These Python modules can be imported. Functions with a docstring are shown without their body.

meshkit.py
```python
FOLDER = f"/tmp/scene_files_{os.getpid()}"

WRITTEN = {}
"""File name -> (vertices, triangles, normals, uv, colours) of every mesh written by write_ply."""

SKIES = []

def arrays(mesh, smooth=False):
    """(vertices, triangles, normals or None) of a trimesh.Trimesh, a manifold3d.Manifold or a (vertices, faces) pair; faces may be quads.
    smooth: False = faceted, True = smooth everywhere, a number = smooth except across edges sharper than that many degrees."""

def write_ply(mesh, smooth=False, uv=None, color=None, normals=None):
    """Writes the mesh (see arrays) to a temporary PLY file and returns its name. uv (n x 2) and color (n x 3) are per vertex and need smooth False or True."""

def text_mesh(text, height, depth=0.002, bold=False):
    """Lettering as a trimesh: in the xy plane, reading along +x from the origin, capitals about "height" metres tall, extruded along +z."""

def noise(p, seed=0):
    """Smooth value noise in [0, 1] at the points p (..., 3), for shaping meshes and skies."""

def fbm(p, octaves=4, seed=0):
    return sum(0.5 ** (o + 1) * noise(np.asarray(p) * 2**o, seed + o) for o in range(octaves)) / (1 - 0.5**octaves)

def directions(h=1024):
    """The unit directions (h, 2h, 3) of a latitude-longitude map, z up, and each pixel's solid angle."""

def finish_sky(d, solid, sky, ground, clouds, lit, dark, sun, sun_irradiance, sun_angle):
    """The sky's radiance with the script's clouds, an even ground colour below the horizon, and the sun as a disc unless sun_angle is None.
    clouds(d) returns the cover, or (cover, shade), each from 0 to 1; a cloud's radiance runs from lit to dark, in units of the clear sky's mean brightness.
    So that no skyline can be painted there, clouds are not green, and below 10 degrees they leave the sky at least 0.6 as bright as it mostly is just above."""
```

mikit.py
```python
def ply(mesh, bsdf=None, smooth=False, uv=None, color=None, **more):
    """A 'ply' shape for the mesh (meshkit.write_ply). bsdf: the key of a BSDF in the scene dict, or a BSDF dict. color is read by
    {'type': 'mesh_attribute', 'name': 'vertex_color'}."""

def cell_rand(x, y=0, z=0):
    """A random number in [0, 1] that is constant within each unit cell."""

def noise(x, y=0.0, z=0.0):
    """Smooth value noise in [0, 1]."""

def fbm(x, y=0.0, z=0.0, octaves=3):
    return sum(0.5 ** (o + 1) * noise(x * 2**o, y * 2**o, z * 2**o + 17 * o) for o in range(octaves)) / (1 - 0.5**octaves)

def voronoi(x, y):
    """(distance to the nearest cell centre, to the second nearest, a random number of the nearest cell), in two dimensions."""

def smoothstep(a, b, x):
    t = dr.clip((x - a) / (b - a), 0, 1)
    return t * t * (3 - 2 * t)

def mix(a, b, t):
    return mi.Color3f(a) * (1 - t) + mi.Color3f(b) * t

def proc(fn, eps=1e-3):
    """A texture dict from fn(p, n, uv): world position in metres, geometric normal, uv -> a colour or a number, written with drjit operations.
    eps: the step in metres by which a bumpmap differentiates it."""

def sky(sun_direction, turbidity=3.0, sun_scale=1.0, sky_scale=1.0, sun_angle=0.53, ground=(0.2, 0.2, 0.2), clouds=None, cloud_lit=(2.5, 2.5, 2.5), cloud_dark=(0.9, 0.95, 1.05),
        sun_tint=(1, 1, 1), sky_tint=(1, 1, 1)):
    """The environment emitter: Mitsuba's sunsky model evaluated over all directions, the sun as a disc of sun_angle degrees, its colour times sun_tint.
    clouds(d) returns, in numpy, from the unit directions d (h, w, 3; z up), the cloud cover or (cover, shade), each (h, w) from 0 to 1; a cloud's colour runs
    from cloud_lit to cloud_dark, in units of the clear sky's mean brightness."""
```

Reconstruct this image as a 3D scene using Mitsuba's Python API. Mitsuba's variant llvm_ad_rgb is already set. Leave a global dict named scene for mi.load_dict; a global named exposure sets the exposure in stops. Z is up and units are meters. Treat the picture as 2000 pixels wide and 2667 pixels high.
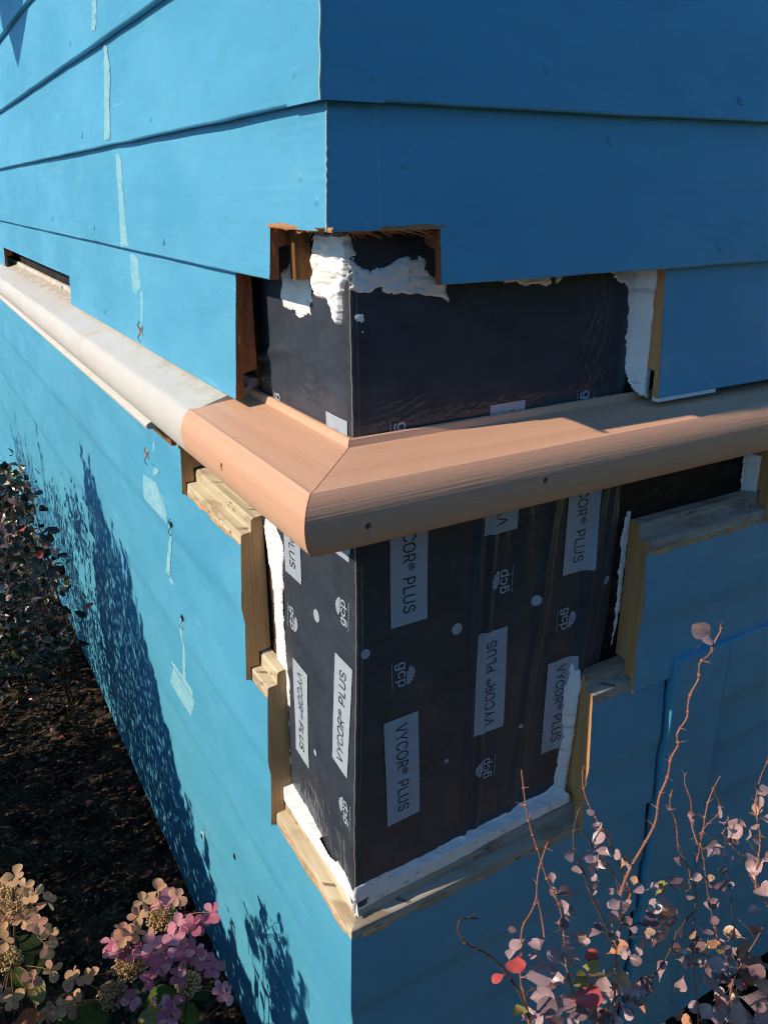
import math, random
import numpy as np, trimesh, shapely
import drjit as dr, mitsuba as mi, mikit, meshkit
from manifold3d import Manifold, CrossSection
from shapely.geometry import Polygon
T = mi.ScalarTransform4f
scene = {'type': 'scene'}
labels = {}
rng = np.random.default_rng(11)
random.seed(11)
# ---------------------------------------------------------------- camera, sky, exposure
EYE = np.array([-0.33837, -0.64684, 1.46])
FWD = np.array([0.462123, 0.806671, -0.368407])
UP = np.array([0.188992, 0.316299, 0.929643])
scene['camera'] = {'type': 'perspective', 'fov': 50.634, 'fov_axis': 'x', 'near_clip': 0.02, 'far_clip': 900.0,
                   'to_world': T().look_at(origin=EYE.tolist(), target=(EYE + FWD).tolist(), up=UP.tolist())}
ELEV, AZ = math.radians(34.5), math.radians(5.2)
SUN = np.array([-math.cos(ELEV) * math.cos(AZ), math.cos(ELEV) * math.sin(AZ), math.sin(ELEV)])
scene['sky'] = mikit.sky(SUN.tolist(), turbidity=3, ground=(0.10, 0.095, 0.07), sun_tint=(1.0, 1.03, 1.12), sky_tint=(0.60, 1.06, 1.38))
exposure = 1.85

# ---------------------------------------------------------------- materials
P, S, M = mikit.proc, mikit.smoothstep, mikit.mix
fb, no = mikit.fbm, mikit.noise


def mat(key, col, rough=0.5, spec=0.5, bump=None, two=True, **kw):
    b = {'type': 'principled', 'base_color': P(col) if callable(col) else {'type': 'rgb', 'value': list(col)},
         'roughness': P(rough) if callable(rough) else rough, 'specular': spec, **kw}
    if bump:
        b = {'type': 'bumpmap', 'nested': b, 'arbitrary': P(bump[0], bump[2] if len(bump) > 2 else 1e-3), 'scale': bump[1]}
    scene[key] = {'type': 'twosided', 'nested': b} if two else b


def thin(key, col, rough=0.45, trans=0.6, **kw):
    scene[key] = {'type': 'principledthin', 'base_color': P(col) if callable(col) else {'type': 'rgb', 'value': list(col)}, 'roughness': rough, 'diff_trans': trans, **kw}


def paint(p, n, uv):
    h = p.x + p.y
    a = fb(p.x * 5, p.y * 5, p.z * 9, 4)
    streak = fb(h * 7, p.z * 420, 3.0, 3)
    c = M((0.064, 0.294, 0.468), (0.085, 0.334, 0.526), S(0.3, 0.7, a))
    c = c * (0.97 + 0.06 * streak)
    low = S(1.15, 0.6, p.z)
    c = M(c, (0.064, 0.300, 0.45), 0.5 * low)
    chalk = S(0.50, 0.78, fb(h * 16, p.z * 34, 6.0, 4))
    c = M(c, (0.12, 0.38, 0.52), 0.20 * chalk)
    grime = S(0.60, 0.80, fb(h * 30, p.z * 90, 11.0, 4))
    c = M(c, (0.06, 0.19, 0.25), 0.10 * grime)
    sp = no(p.x * 190, p.y * 190, p.z * 190)
    c = M(c, (0.20, 0.50, 0.60), 0.5 * S(0.955, 0.975, sp))
    scr = S(0.80, 0.86, fb(h * 9, p.z * 300, 21.0, 2)) * S(0.55, 0.7, fb(h * 8, p.z * 8, 2.0, 2))
    return M(c, (0.17, 0.45, 0.55), 0.5 * scr)


def paint_bump(p, n, uv):
    h = p.x + p.y
    return 0.35 * fb(h * 18, p.z * 420, 1.0, 3) + 0.3 * fb(h * 260, p.z * 260, 5.0, 2) + 1.2 * fb(h * 6, p.z * 22, 9.0, 2)


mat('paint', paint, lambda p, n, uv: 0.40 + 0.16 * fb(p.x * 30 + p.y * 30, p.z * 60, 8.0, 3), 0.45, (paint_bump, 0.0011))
mat('primer', lambda p, n, uv: M((0.11, 0.355, 0.475), (0.27, 0.47, 0.54), fb(p.x * 60 + p.y * 60, p.z * 160, 2.0, 3)), 0.7, 0.3,
    (lambda p, n, uv: fb(p.x * 300 + p.y * 300, p.z * 500, 1.0, 2), 0.0006))
mat('chip', lambda p, n, uv: M((0.25, 0.45, 0.5), (0.5, 0.55, 0.5), fb(p.z * 90, p.x * 40, 3.0, 2)), 0.7, 0.3)


def wood(dark, light, along, scale=1.0, ring=70):
    def f(p, n, uv):
        a, b = (p.x, p.y) if along == 'x' else ((p.y, p.x) if along == 'y' else (p.z, p.x + p.y))
        c = p.z if along != 'z' else (p.x - p.y)
        w = fb(a * 5 * scale, b * 34, c * 34, 3)
        g = 0.5 + 0.5 * dr.sin((b * 0.7 + c * 1.1) * ring * 6.28 + w * 11)
        fine = fb(a * 12 * scale, b * 620, c * 620, 2)
        t = dr.clip(0.22 * g + 0.55 * fine + 0.8 * (w - 0.5) + 0.14, 0, 1)
        return M(dark, light, t)
    return f


def wood_bump(along):
    def f(p, n, uv):
        a, b = (p.x, p.y) if along == 'x' else ((p.y, p.x) if along == 'y' else (p.z, p.x + p.y))
        c = p.z if along != 'z' else (p.x - p.y)
        return fb(a * 14, b * 700, c * 700, 2)
    return f


def stained(f):
    def g(p, n, uv):
        h = p.x + p.y
        c = M(f(p, n, uv), (0.20, 0.115, 0.05), 0.55 * S(0.52, 0.75, fb(h * 26, p.z * 110, 5.0, 4)))
        return M(c, (0.05, 0.04, 0.03), 0.7 * S(0.70, 0.80, fb(h * 70, p.z * 160, 9.0, 3)))
    return g


for ax in 'xy':
    mat('cedar_' + ax, wood((0.51, 0.275, 0.178), (0.62, 0.375, 0.25), ax, 0.45, 34), 0.55, 0.35, (wood_bump(ax), 0.0004))
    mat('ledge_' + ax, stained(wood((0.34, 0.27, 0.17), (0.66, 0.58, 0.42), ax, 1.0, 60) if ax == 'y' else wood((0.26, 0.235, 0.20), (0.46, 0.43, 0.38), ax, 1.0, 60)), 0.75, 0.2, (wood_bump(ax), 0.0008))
    mat('end_' + ax, wood((0.10, 0.045, 0.018), (0.26, 0.13, 0.055), 'z', 1.0, 45), 0.8, 0.15, (lambda p, n, uv: fb(p.x * 260 + p.y * 260, p.z * 190, 4.0, 3), 0.0016))
mat('end_pale', wood((0.30, 0.17, 0.08), (0.58, 0.37, 0.19), 'z', 0.6, 90), 0.8, 0.15, (lambda p, n, uv: fb(p.x * 200 + p.y * 200, p.z * 120, 4.0, 3), 0.0011))
mat('end_warm', wood((0.36, 0.175, 0.07), (0.60, 0.33, 0.15), 'z', 0.6, 90), 0.8, 0.15, (lambda p, n, uv: fb(p.x * 200 + p.y * 200, p.z * 120, 4.0, 3), 0.0011))
mat('end_red', wood((0.12, 0.045, 0.022), (0.30, 0.125, 0.06), 'z', 1.0, 50), 0.85, 0.1, (lambda p, n, uv: fb(p.x * 330 + p.y * 330, p.z * 150, 4.0, 3), 0.0025))
mat('splinter', lambda p, n, uv: M((0.24, 0.10, 0.045), (0.50, 0.27, 0.13), fb(p.x * 160, p.y * 160, p.z * 900, 2)), 0.8, 0.2)
mat('chipped', lambda p, n, uv: M((0.30, 0.15, 0.06), (0.60, 0.42, 0.24), fb(p.x * 90 + p.y * 90, p.z * 160, 2.0, 3)), 0.8, 0.2)
mat('dark_hole', (0.03, 0.015, 0.01), 0.9, 0.1)


def old_white(p, n, uv):
    c = M((0.47, 0.455, 0.425), (0.56, 0.545, 0.52), fb(p.x * 20, p.y * 8, p.z * 20, 3))
    near = S(0.95, 0.25, p.y) * S(-0.085, -0.035, p.x)
    grime = S(0.42, 0.72, fb(p.x * 55, p.y * 34, 2.0, 4)) * near
    c = M(c, (0.40, 0.36, 0.25), 0.75 * grime)
    r = dr.sqrt(dr.square((p.y - 0.78) * 1.0) + dr.square((p.x + 0.075) * 1.6))
    ring = dr.exp(-dr.square((r - 0.055) / 0.016)) * S(0.4, 0.7, fb(p.x * 40, p.y * 25, 1.0, 3)) * S(0.78, 0.83, p.y)
    c = M(c, (0.50, 0.42, 0.20), 0.5 * ring)
    edge = S(-0.050, -0.030, p.x) * S(0.35, 0.6, fb(p.y * 30, p.x * 90, 6.0, 3))
    return M(c, (0.42, 0.33, 0.20), 0.6 * edge)


mat('old_white', old_white, 0.5, 0.4, (lambda p, n, uv: fb(p.x * 260, p.y * 120, p.z * 260, 3), 0.0006))
mat('white_strip', (0.74, 0.75, 0.76), 0.5, 0.4)


def film_bump(p, n, uv):
    h = p.x + p.y
    return 0.7 * fb(h * 22, p.z * 60, 1.0, 3) + 0.35 * fb(h * 240, p.z * 300, 2.0, 2)


FILM_ROUGH = {'type': 'principled', 'base_color': P(lambda p, n, uv: M((0.036, 0.050, 0.078), (0.068, 0.088, 0.124), fb(p.x * 30 + p.y * 30, p.z * 45, 3.0, 4))), 'roughness': 0.7, 'specular': 1.0, 'metallic': 0.42}
FILM_GLOSS = {'type': 'principled', 'base_color': {'type': 'rgb', 'value': [0.008, 0.010, 0.016]}, 'roughness': 0.11, 'specular': 0.8}
scene['film'] = {'type': 'twosided', 'nested': {'type': 'bumpmap', 'arbitrary': P(film_bump), 'scale': 0.0009,
                 'nested': {'type': 'blendbsdf', 'weight': P(lambda p, n, uv: 0.28 + 0.3 * fb(p.x * 60 + p.y * 60, p.z * 90, 7.0, 3)), 'a': FILM_ROUGH, 'b': FILM_GLOSS}}}
mat('print', lambda p, n, uv: M((0.29, 0.345, 0.42), (0.36, 0.41, 0.48), fb(p.x * 90 + p.y * 90, p.z * 120, 2.0, 3)), 0.5, 0.45, (film_bump, 0.0009))
mat('ink', (0.035, 0.04, 0.06), 0.5, 0.4)
mat('sealant', lambda p, n, uv: M(M((0.76, 0.76, 0.76), (0.86, 0.86, 0.86), fb(p.x * 90 + p.y * 90, p.z * 130, 2.0, 3)), (0.42, 0.41, 0.40), 0.6 * S(0.66, 0.80, fb(p.x * 150 + p.y * 150, p.z * 150, 8.0, 4))), 0.42, 0.45,
    (lambda p, n, uv: fb(p.x * 130 + p.y * 130, p.z * 330, 3.0, 3), 0.0020))
mat('paper_brown', lambda p, n, uv: M((0.045, 0.033, 0.022), (0.16, 0.11, 0.065), S(0.3, 0.75, fb(p.x * 80, p.y * 80, p.z * 46, 4))), 0.9, 0.1,
    (lambda p, n, uv: fb(p.y * 160, p.z * 160, 1.0, 3), 0.0025))
mat('paper_black', lambda p, n, uv: M((0.008, 0.008, 0.009), (0.032, 0.026, 0.02), S(0.45, 0.8, fb(p.x * 60, p.y * 60, p.z * 60, 4))), 0.75, 0.3,
    (lambda p, n, uv: fb(p.x * 120, p.z * 120, 1.0, 3), 0.0016))


def soil(p, n, uv):
    a = fb(p.x * 24, p.y * 24, 1.0, 5)
    c = M((0.015, 0.0105, 0.0075), (0.062, 0.044, 0.029), S(0.3, 0.72, a))
    pale = S(0.72, 0.80, no(p.x * 150, p.y * 150, 4.0)) * 0.7
    c = M(c, (0.18, 0.13, 0.09), pale)
    g = S(-0.13, -0.25, p.y + 0.25 * (fb(p.x * 4, p.y * 4, 2.0, 3) - 0.5))
    g = dr.maximum(g, S(-1.7, -2.1, p.x + 0.4 * (fb(p.x * 3, p.y * 3, 7.0, 3) - 0.5)))
    grass = M((0.085, 0.078, 0.068), (0.20, 0.178, 0.147), fb(p.x * 60, p.y * 60, 3.0, 4))
    turf = M((0.03, 0.042, 0.014), (0.09, 0.10, 0.035), fb(p.x * 60, p.y * 60, 3.0, 4))
    grass = M(grass, turf, S(-0.95, -1.15, p.y + 0.2 * (fb(p.x * 4, p.y * 4, 12.0, 3) - 0.5)))
    return M(c, grass, g)


mat('soil', soil, 0.95, 0.1, (lambda p, n, uv: fb(p.x * 170, p.y * 170, 1.0, 3), 0.006))
mat('crease', (0.30, 0.26, 0.18), 0.6, 0.4)
mat('metal', (0.45, 0.45, 0.46), 0.5, 0.5, metallic=0.5)
mat('dark_speck', (0.025, 0.022, 0.02), 0.8, 0.2)


def leafcol(a, b):
    return lambda p, n, uv: M(a, b, fb(p.x * 170, p.y * 170, p.z * 170, 3))


for k, a, b in (('p', (0.265, 0.165, 0.18), (0.46, 0.33, 0.345)), ('d', (0.11, 0.06, 0.07), (0.22, 0.14, 0.15)), ('r', (0.42, 0.055, 0.06), (0.60, 0.13, 0.12)),
                ('y', (0.20, 0.20, 0.05), (0.42, 0.34, 0.12)), ('t', (0.33, 0.20, 0.13), (0.46, 0.30, 0.20)), ('o', (0.42, 0.17, 0.09), (0.52, 0.28, 0.17)), ('g', (0.03, 0.055, 0.015), (0.07, 0.10, 0.03)), ('k', (0.02, 0.022, 0.014), (0.06, 0.045, 0.035)), ('gold', (0.42, 0.40, 0.08), (0.66, 0.60, 0.15)), ('h', (0.06, 0.075, 0.018), (0.17, 0.17, 0.045))):
    mat('leaf_' + k, leafcol(a, b), 0.34, 0.6, sheen=0.2)
for k, a, b in (('t', (0.52, 0.31, 0.17), (0.69, 0.46, 0.28)), ('m', (0.50, 0.23, 0.17), (0.64, 0.39, 0.28)), ('p', (0.62, 0.20, 0.29), (0.76, 0.42, 0.47)), ('d', (0.42, 0.10, 0.18), (0.56, 0.22, 0.30))):
    thin('sepal_' + k, leafcol(a, b), 0.5, 0.7)
for k, a, b in (('g', (0.05, 0.085, 0.02), (0.13, 0.17, 0.05)), ('k', (0.02, 0.032, 0.016), (0.045, 0.06, 0.03)), ('y', (0.26, 0.25, 0.09), (0.40, 0.36, 0.16)), ('o', (0.42, 0.10, 0.05), (0.50, 0.22, 0.12))):
    thin('hleaf_' + k, leafcol(a, b), 0.5, 0.6)
mat('stem_red', lambda p, n, uv: M((0.20, 0.075, 0.05), (0.34, 0.16, 0.11), fb(p.x * 90, p.y * 90, p.z * 60, 3)), 0.6, 0.3)
mat('stem_dark', lambda p, n, uv: M((0.06, 0.035, 0.03), (0.13, 0.08, 0.06), fb(p.x * 90, p.y * 90, p.z * 60, 3)), 0.7, 0.3)
mat('floret', lambda p, n, uv: M((0.30, 0.20, 0.09), (0.62, 0.46, 0.26), no(p.x * 400, p.y * 400, p.z * 400)), 0.7, 0.2)
mat('cloth', (0.5, 0.12, 0.10), 0.9, 0.1)

# ---------------------------------------------------------------- helpers


def key_for(base):
    if base not in scene and base not in labels and not any(k.startswith(base + '__') for k in scene):
        return base
    n = 1
    while True:
        k = '%s_%03d' % (base, n)
        if k not in scene and k not in labels and not any(q.startswith(k + '__') for q in scene):
            return k
        n += 1


counts = {}


def name(base, parent=None):
    full = parent + '__' + base if parent else base
    n = counts.get(full, 0)
    counts[full] = n + 1
    return full if n == 0 else '%s_%03d' % (full, n)


def thing(base, label, category, group=None, kind=None):
    k = name(base)
    labels[k] = {}
    if label: labels[k]['label'] = label
    if category: labels[k]['category'] = category
    if group: labels[k]['group'] = group
    if kind: labels[k]['kind'] = kind
    return k


def part(base, parent, mesh, bsdf, smooth=False, label=None, kind=None):
    k = name(base, parent)

    scene[k] = mikit.ply(mesh, bsdf, smooth)
    if label or kind:
        labels[k] = {}
        if label: labels[k]['label'] = label
        if kind: labels[k]['kind'] = kind
    return k


def to_world(wall, v):
    """(s, d, z): s along the wall from the corner, d out of the wall, z up."""
    v = np.asarray(v, float)
    return np.stack([-v[:, 1], v[:, 0], v[:, 2]], 1) if wall == 'L' else np.stack([v[:, 0], -v[:, 1], v[:, 2]], 1)


def wmesh(wall, v, f):
    f = np.asarray(f, int)
    return trimesh.Trimesh(to_world(wall, v), f if wall == 'L' else f[:, ::-1], process=False)


def fbm3(p, sc, o=3, seed=0):
    return meshkit.fbm(np.asarray(p) * np.asarray(sc), o, seed) - 0.5


def tube(points, radius, n=6, taper=None):
    p = np.asarray(points, float)
    m = len(p)
    r = np.full(m, radius) if taper is None else np.linspace(radius, taper, m)
    t = np.gradient(p, axis=0)
    t /= np.maximum(np.linalg.norm(t, axis=1, keepdims=True), 1e-9)
    ref = np.array([0.3, 0.9, 0.2])
    a = np.cross(t, ref); a /= np.maximum(np.linalg.norm(a, axis=1, keepdims=True), 1e-9)
    b = np.cross(t, a)
    ang = np.arange(n) / n * 2 * np.pi
    v = (p[:, None] + r[:, None, None] * (np.cos(ang)[None, :, None] * a[:, None] + np.sin(ang)[None, :, None] * b[:, None])).reshape(-1, 3)
    f = []
    for i in range(m - 1):
        for j in range(n):
            q = i * n + j; w = i * n + (j + 1) % n
            f += [[q, w, w + n], [q, w + n, q + n]]
    v = np.vstack([v, p[:1], p[-1:]])
    for j in range(n):
        f += [[m * n, (j + 1) % n, j], [m * n + 1, (m - 1) * n + j, (m - 1) * n + (j + 1) % n]]
    return trimesh.Trimesh(v, np.array(f), process=False)


def cat(ms):
    return trimesh.util.concatenate(ms)


def spline(p, n):
    p = np.asarray(p, float)
    from scipy.interpolate import CubicSpline
    t = np.concatenate([[0], np.cumsum(np.linalg.norm(np.diff(p, axis=0), axis=1))])
    return CubicSpline(t, p)(np.linspace(0, t[-1], n)) if len(p) > 2 else p


# ---------------------------------------------------------------- the siding
UPPER = [1.247, 1.384, 1.5235, 1.652, 1.785] + [1.92 + 0.135 * i for i in range(9)]
LOWER = [(1.050, 1.168), (0.858, 1.066), (0.656, 0.874), (0.452, 0.674), (0.250, 0.468), (0.020, 0.266)]


def low_front(h):
    h = np.asarray(h, float)
    lower = 0.0415 - 0.055 * h
    upper = 0.0404 - 0.068 * (h - 0.11)
    t = np.clip((h - 0.078) / 0.036, 0, 1); t = t * t * (3 - 2 * t)
    return lower * (1 - t) + upper * t


def front(z):
    z = np.atleast_1d(np.asarray(z, float))
    out = np.full(z.shape, 0.04)
    for zb in UPPER:
        out = np.where(z >= zb, 0.0447 - 0.0744 * (z - zb), out)
    for zb, zt in LOWER[::-1]:
        out = np.where((z >= zb) & (z < 1.245), low_front(z - zb), out)
    return out


def upper_profile(zb):
    ht = 0.158
    return [(0.0352, zb), (0.0440, zb), (0.0447, zb + 0.0012), (0.0447 - 0.0744 * ht * 0.5, zb + ht * 0.5), (0.0447 - 0.0744 * ht, zb + ht), (0.018, zb + ht), (0.018, zb + 0.0325), (0.0345, zb + 0.0285)]


def lower_profile(zb, zt):
    hs = [0.0012, 0.03, 0.06, 0.076, 0.084, 0.09, 0.096, 0.102, 0.108, 0.116, 0.13, 0.16]
    H = zt - zb
    hs = [h for h in hs if h < H - 0.02] + [H - 0.013, H - 0.0015]
    fr = [(float(low_front(h)), zb + h) for h in hs]
    return [(0.0345, zb), (0.0405, zb)] + fr + [(float(low_front(H)) - 0.0015, zt), (0.0205, zt + 0.001), (0.0195, zt + 0.016), (0.017, zt + 0.019), (0.004, zt + 0.020),
                                               (0.004, zb + 0.040), (0.0215, zb + 0.038), (0.0215, zb + 0.018), (0.0345, zb + 0.018)]


def board(wall, prof, s0, s1, parent, base, label=None, mitre=False, cuts=(), ledge=None, zl=None, rough=0.0005, end_mat=None, ref=0.03, seed=0, paint_key='paint', crooked=0.0):
    """One board: painted faces, its bare cut ends and its bare top edge as sub-parts."""
    m = CrossSection([prof]).extrude(s1 - s0)
    for (a, b, za, zb) in cuts:
        m = m - Manifold.cube((0.3, zb - za, b - a)).translate((-0.1, za, a - s0))
    near = min(s1, 1.2)
    m = m.refine_to_length(ref)
    g = m.to_mesh()
    q = np.asarray(g.vert_properties)[:, :3]; f = np.asarray(g.tri_verts)
    v = np.stack([q[:, 2] + s0, q[:, 0], q[:, 1]], 1)
    if crooked:
        w = np.clip(1 - (v[:, 0] - s0) / 0.03, 0, 1)
        v[:, 0] += w * crooked * fbm3(np.stack([v[:, 2], v[:, 1], 0 * v[:, 2]], 1), (14, 30, 1), 3, seed)
    n = np.cross(v[f[:, 1]] - v[f[:, 0]], v[f[:, 2]] - v[f[:, 0]])
    n /= np.maximum(np.linalg.norm(n, axis=1, keepdims=True), 1e-12)
    c = v[f].mean(1)
    end = (np.abs(n[:, 0]) > 0.8) & (c[:, 0] < (s1 - 0.002))
    if mitre:
        end &= c[:, 0] > s0 + 0.002
    inner = np.zeros(len(f), bool)
    for (a, b, za, zb) in cuts:
        inner |= (n[:, 2] < -0.8) & (np.abs(c[:, 2] - zb) < 1e-3) & (c[:, 0] > a - 1e-3) & (c[:, 0] < b + 1e-3)
    led = np.zeros(len(f), bool)
    if zl is not None:
        led = (c[:, 2] > zl - 1e-4) & ~end & (n[:, 1] > -0.5)
    if mitre:
        w = np.clip((0.05 - v[:, 0]) / 0.03, 0, 1)
        v[:, 0] -= v[:, 1] * w
    fade = np.clip(v[:, 0] / 0.12, 0, 1) if mitre else 1.0
    v[:, 1] += fade * 0.0022 * fbm3(np.stack([v[:, 0], v[:, 2] * 0, v[:, 2] * 0 + seed], 1), (3, 1, 1), 3, seed) + fade * 0.0010 * fbm3(v, (9, 3, 22), 2, seed + 3)
    lower_edge = np.abs(v[:, 2] - v[:, 2].min()) < 0.002
    v[:, 2] += lower_edge * 0.0016 * fbm3(np.stack([v[:, 0], 0 * v[:, 0], 0 * v[:, 0]], 1), (11, 1, 1), 3, seed + 9)

    def sub(mask):
        idx, inv = np.unique(f[mask], return_inverse=True)
        return v[idx], inv.reshape(-1, 3)
    vv, ff = sub(~(end | led | inner))
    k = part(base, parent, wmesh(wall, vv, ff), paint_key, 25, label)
    if end.any() or inner.any():
        vv, ff = sub(end | inner)
        tm = trimesh.Trimesh(vv, ff, process=True)
        if rough:
            va, fa = trimesh.remesh.subdivide_to_size(tm.vertices, tm.faces, 0.004, max_iter=12)
            tm = trimesh.Trimesh(va, fa, process=True)
            va = np.array(tm.vertices)
            va[:, 0] += rough * 2 * fbm3(va, (120, 260, 90), 3, seed + 1)
            va[:, 1] += rough * fbm3(va, (150, 150, 120), 2, seed + 2)
            va[:, 2] += np.where(inner.any(), rough, 0) * fbm3(va, (90, 260, 90), 3, seed + 4)
            vv, ff = va, np.array(tm.faces)
        for piece in trimesh.Trimesh(vv, ff, process=True).split(only_watertight=False):
            if len(piece.faces) > 3:
                part('cut_end', k, wmesh(wall, piece.vertices, piece.faces), end_mat or 'end_x', 40, 'bare cut wood face of the board')
    if led.any():
        vv, ff = sub(led)
        tm = trimesh.Trimesh(vv, ff, process=True)
        vv = np.array(tm.vertices)
        vv[:, 1] += 0.0008 * fbm3(vv, (60, 60, 90), 3, seed + 6)
        part('bare_edge', k, wmesh(wall, vv, np.array(tm.faces)), ledge, 25, 'bare unpainted rebate along the top of the board')
    return k


house = thing('house', 'blue clapboard house corner being repaired, with boards cut away around it', 'house')
for w in 'LR':
    where = 'sunlit' if w == 'L' else 'shaded'
    far = 5.0 if w == 'L' else 3.4
    ax = 'y' if w == 'L' else 'x'
    for i, zb in enumerate(UPPER):
        s0, cuts, em = 0.0, [], None
        if i == 0:
            s0 = 0.190 if w == 'L' else 0.352
            cuts = [(1.15, 2.25, 1.2, 1.303)] if w == 'L' else []
            em = 'end_red' if w == 'L' else 'end_warm'
        if i == 1:
            cuts = [(-0.2, 0.0746 if w == 'L' else 0.065, 1.30, 1.430)]
            em = 'end_red'
        lab = {0: '%s blue board cut short above the moulding' % where, 1: '%s blue board with a notch cut out at the corner' % where}.get(i)
        board(w, upper_profile(zb), s0, far, house, 'siding_board', lab, mitre=i > 0, cuts=cuts, end_mat=em, seed=10 * i + (w == 'L'), rough=0.0011, ref=0.02 if i < 5 else 0.08, crooked=0.003 if i == 0 else 0)
    for i, (zb, zt) in enumerate(LOWER):
        s0 = {('L', 0): 0.46, ('R', 0): 0.592, ('L', 1): 0.240, ('R', 1): 0.376, ('L', 2): 0.186, ('R', 2): 0.310}.get((w, i), 0.0)
        cuts = [({2: 0.4405, 3: 0.4385}.get(i, 0.437), 1.40, -1.0, 0.8995)] if w == 'R' and i >= 2 else []
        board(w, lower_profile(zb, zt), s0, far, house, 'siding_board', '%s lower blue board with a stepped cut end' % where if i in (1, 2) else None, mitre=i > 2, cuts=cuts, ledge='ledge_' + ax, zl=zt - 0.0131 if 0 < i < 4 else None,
              end_mat='end_pale' if w == 'L' else 'end_warm', seed=200 + 10 * i + (w == 'L'), rough=0.0006, ref=0.02 if i < 4 else 0.04, crooked=0.0016)

# the wall behind: building paper faces and the body of the house
body = trimesh.creation.box((4.0, 6.0, 3.9)); body.apply_translation((2.0 + 0.003, 3.0 + 0.003, 1.92))
part('wall_core', house, body, 'paper_black')
g = np.array([[0.02, -0.0005, 0.3], [5, -0.0005, 0.3], [5, -0.0005, 1.5], [0.02, -0.0005, 1.5]])
nx, nz = 60, 160
ss, zz = np.meshgrid(np.linspace(0.0, 0.6, nx), np.linspace(0.5, 1.46, nz))
vv = np.stack([ss.ravel(), 0.0004 + 0.0022 * fbm3(np.stack([ss.ravel(), zz.ravel(), 0 * ss.ravel()], 1), (40, 26, 1), 3, 5), zz.ravel()], 1)
gi = np.arange(nx * nz).reshape(nz, nx)
gf = np.vstack([np.stack([gi[:-1, :-1].ravel(), gi[:-1, 1:].ravel(), gi[1:, 1:].ravel()], 1), np.stack([gi[:-1, :-1].ravel(), gi[1:, 1:].ravel(), gi[1:, :-1].ravel()], 1)])


def facing(m, d):
    """Turn the sheet so that most of its faces look along d."""
    if (m.face_normals @ np.asarray(d, float)).sum() < 0:
        m.invert()
    return m


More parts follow.
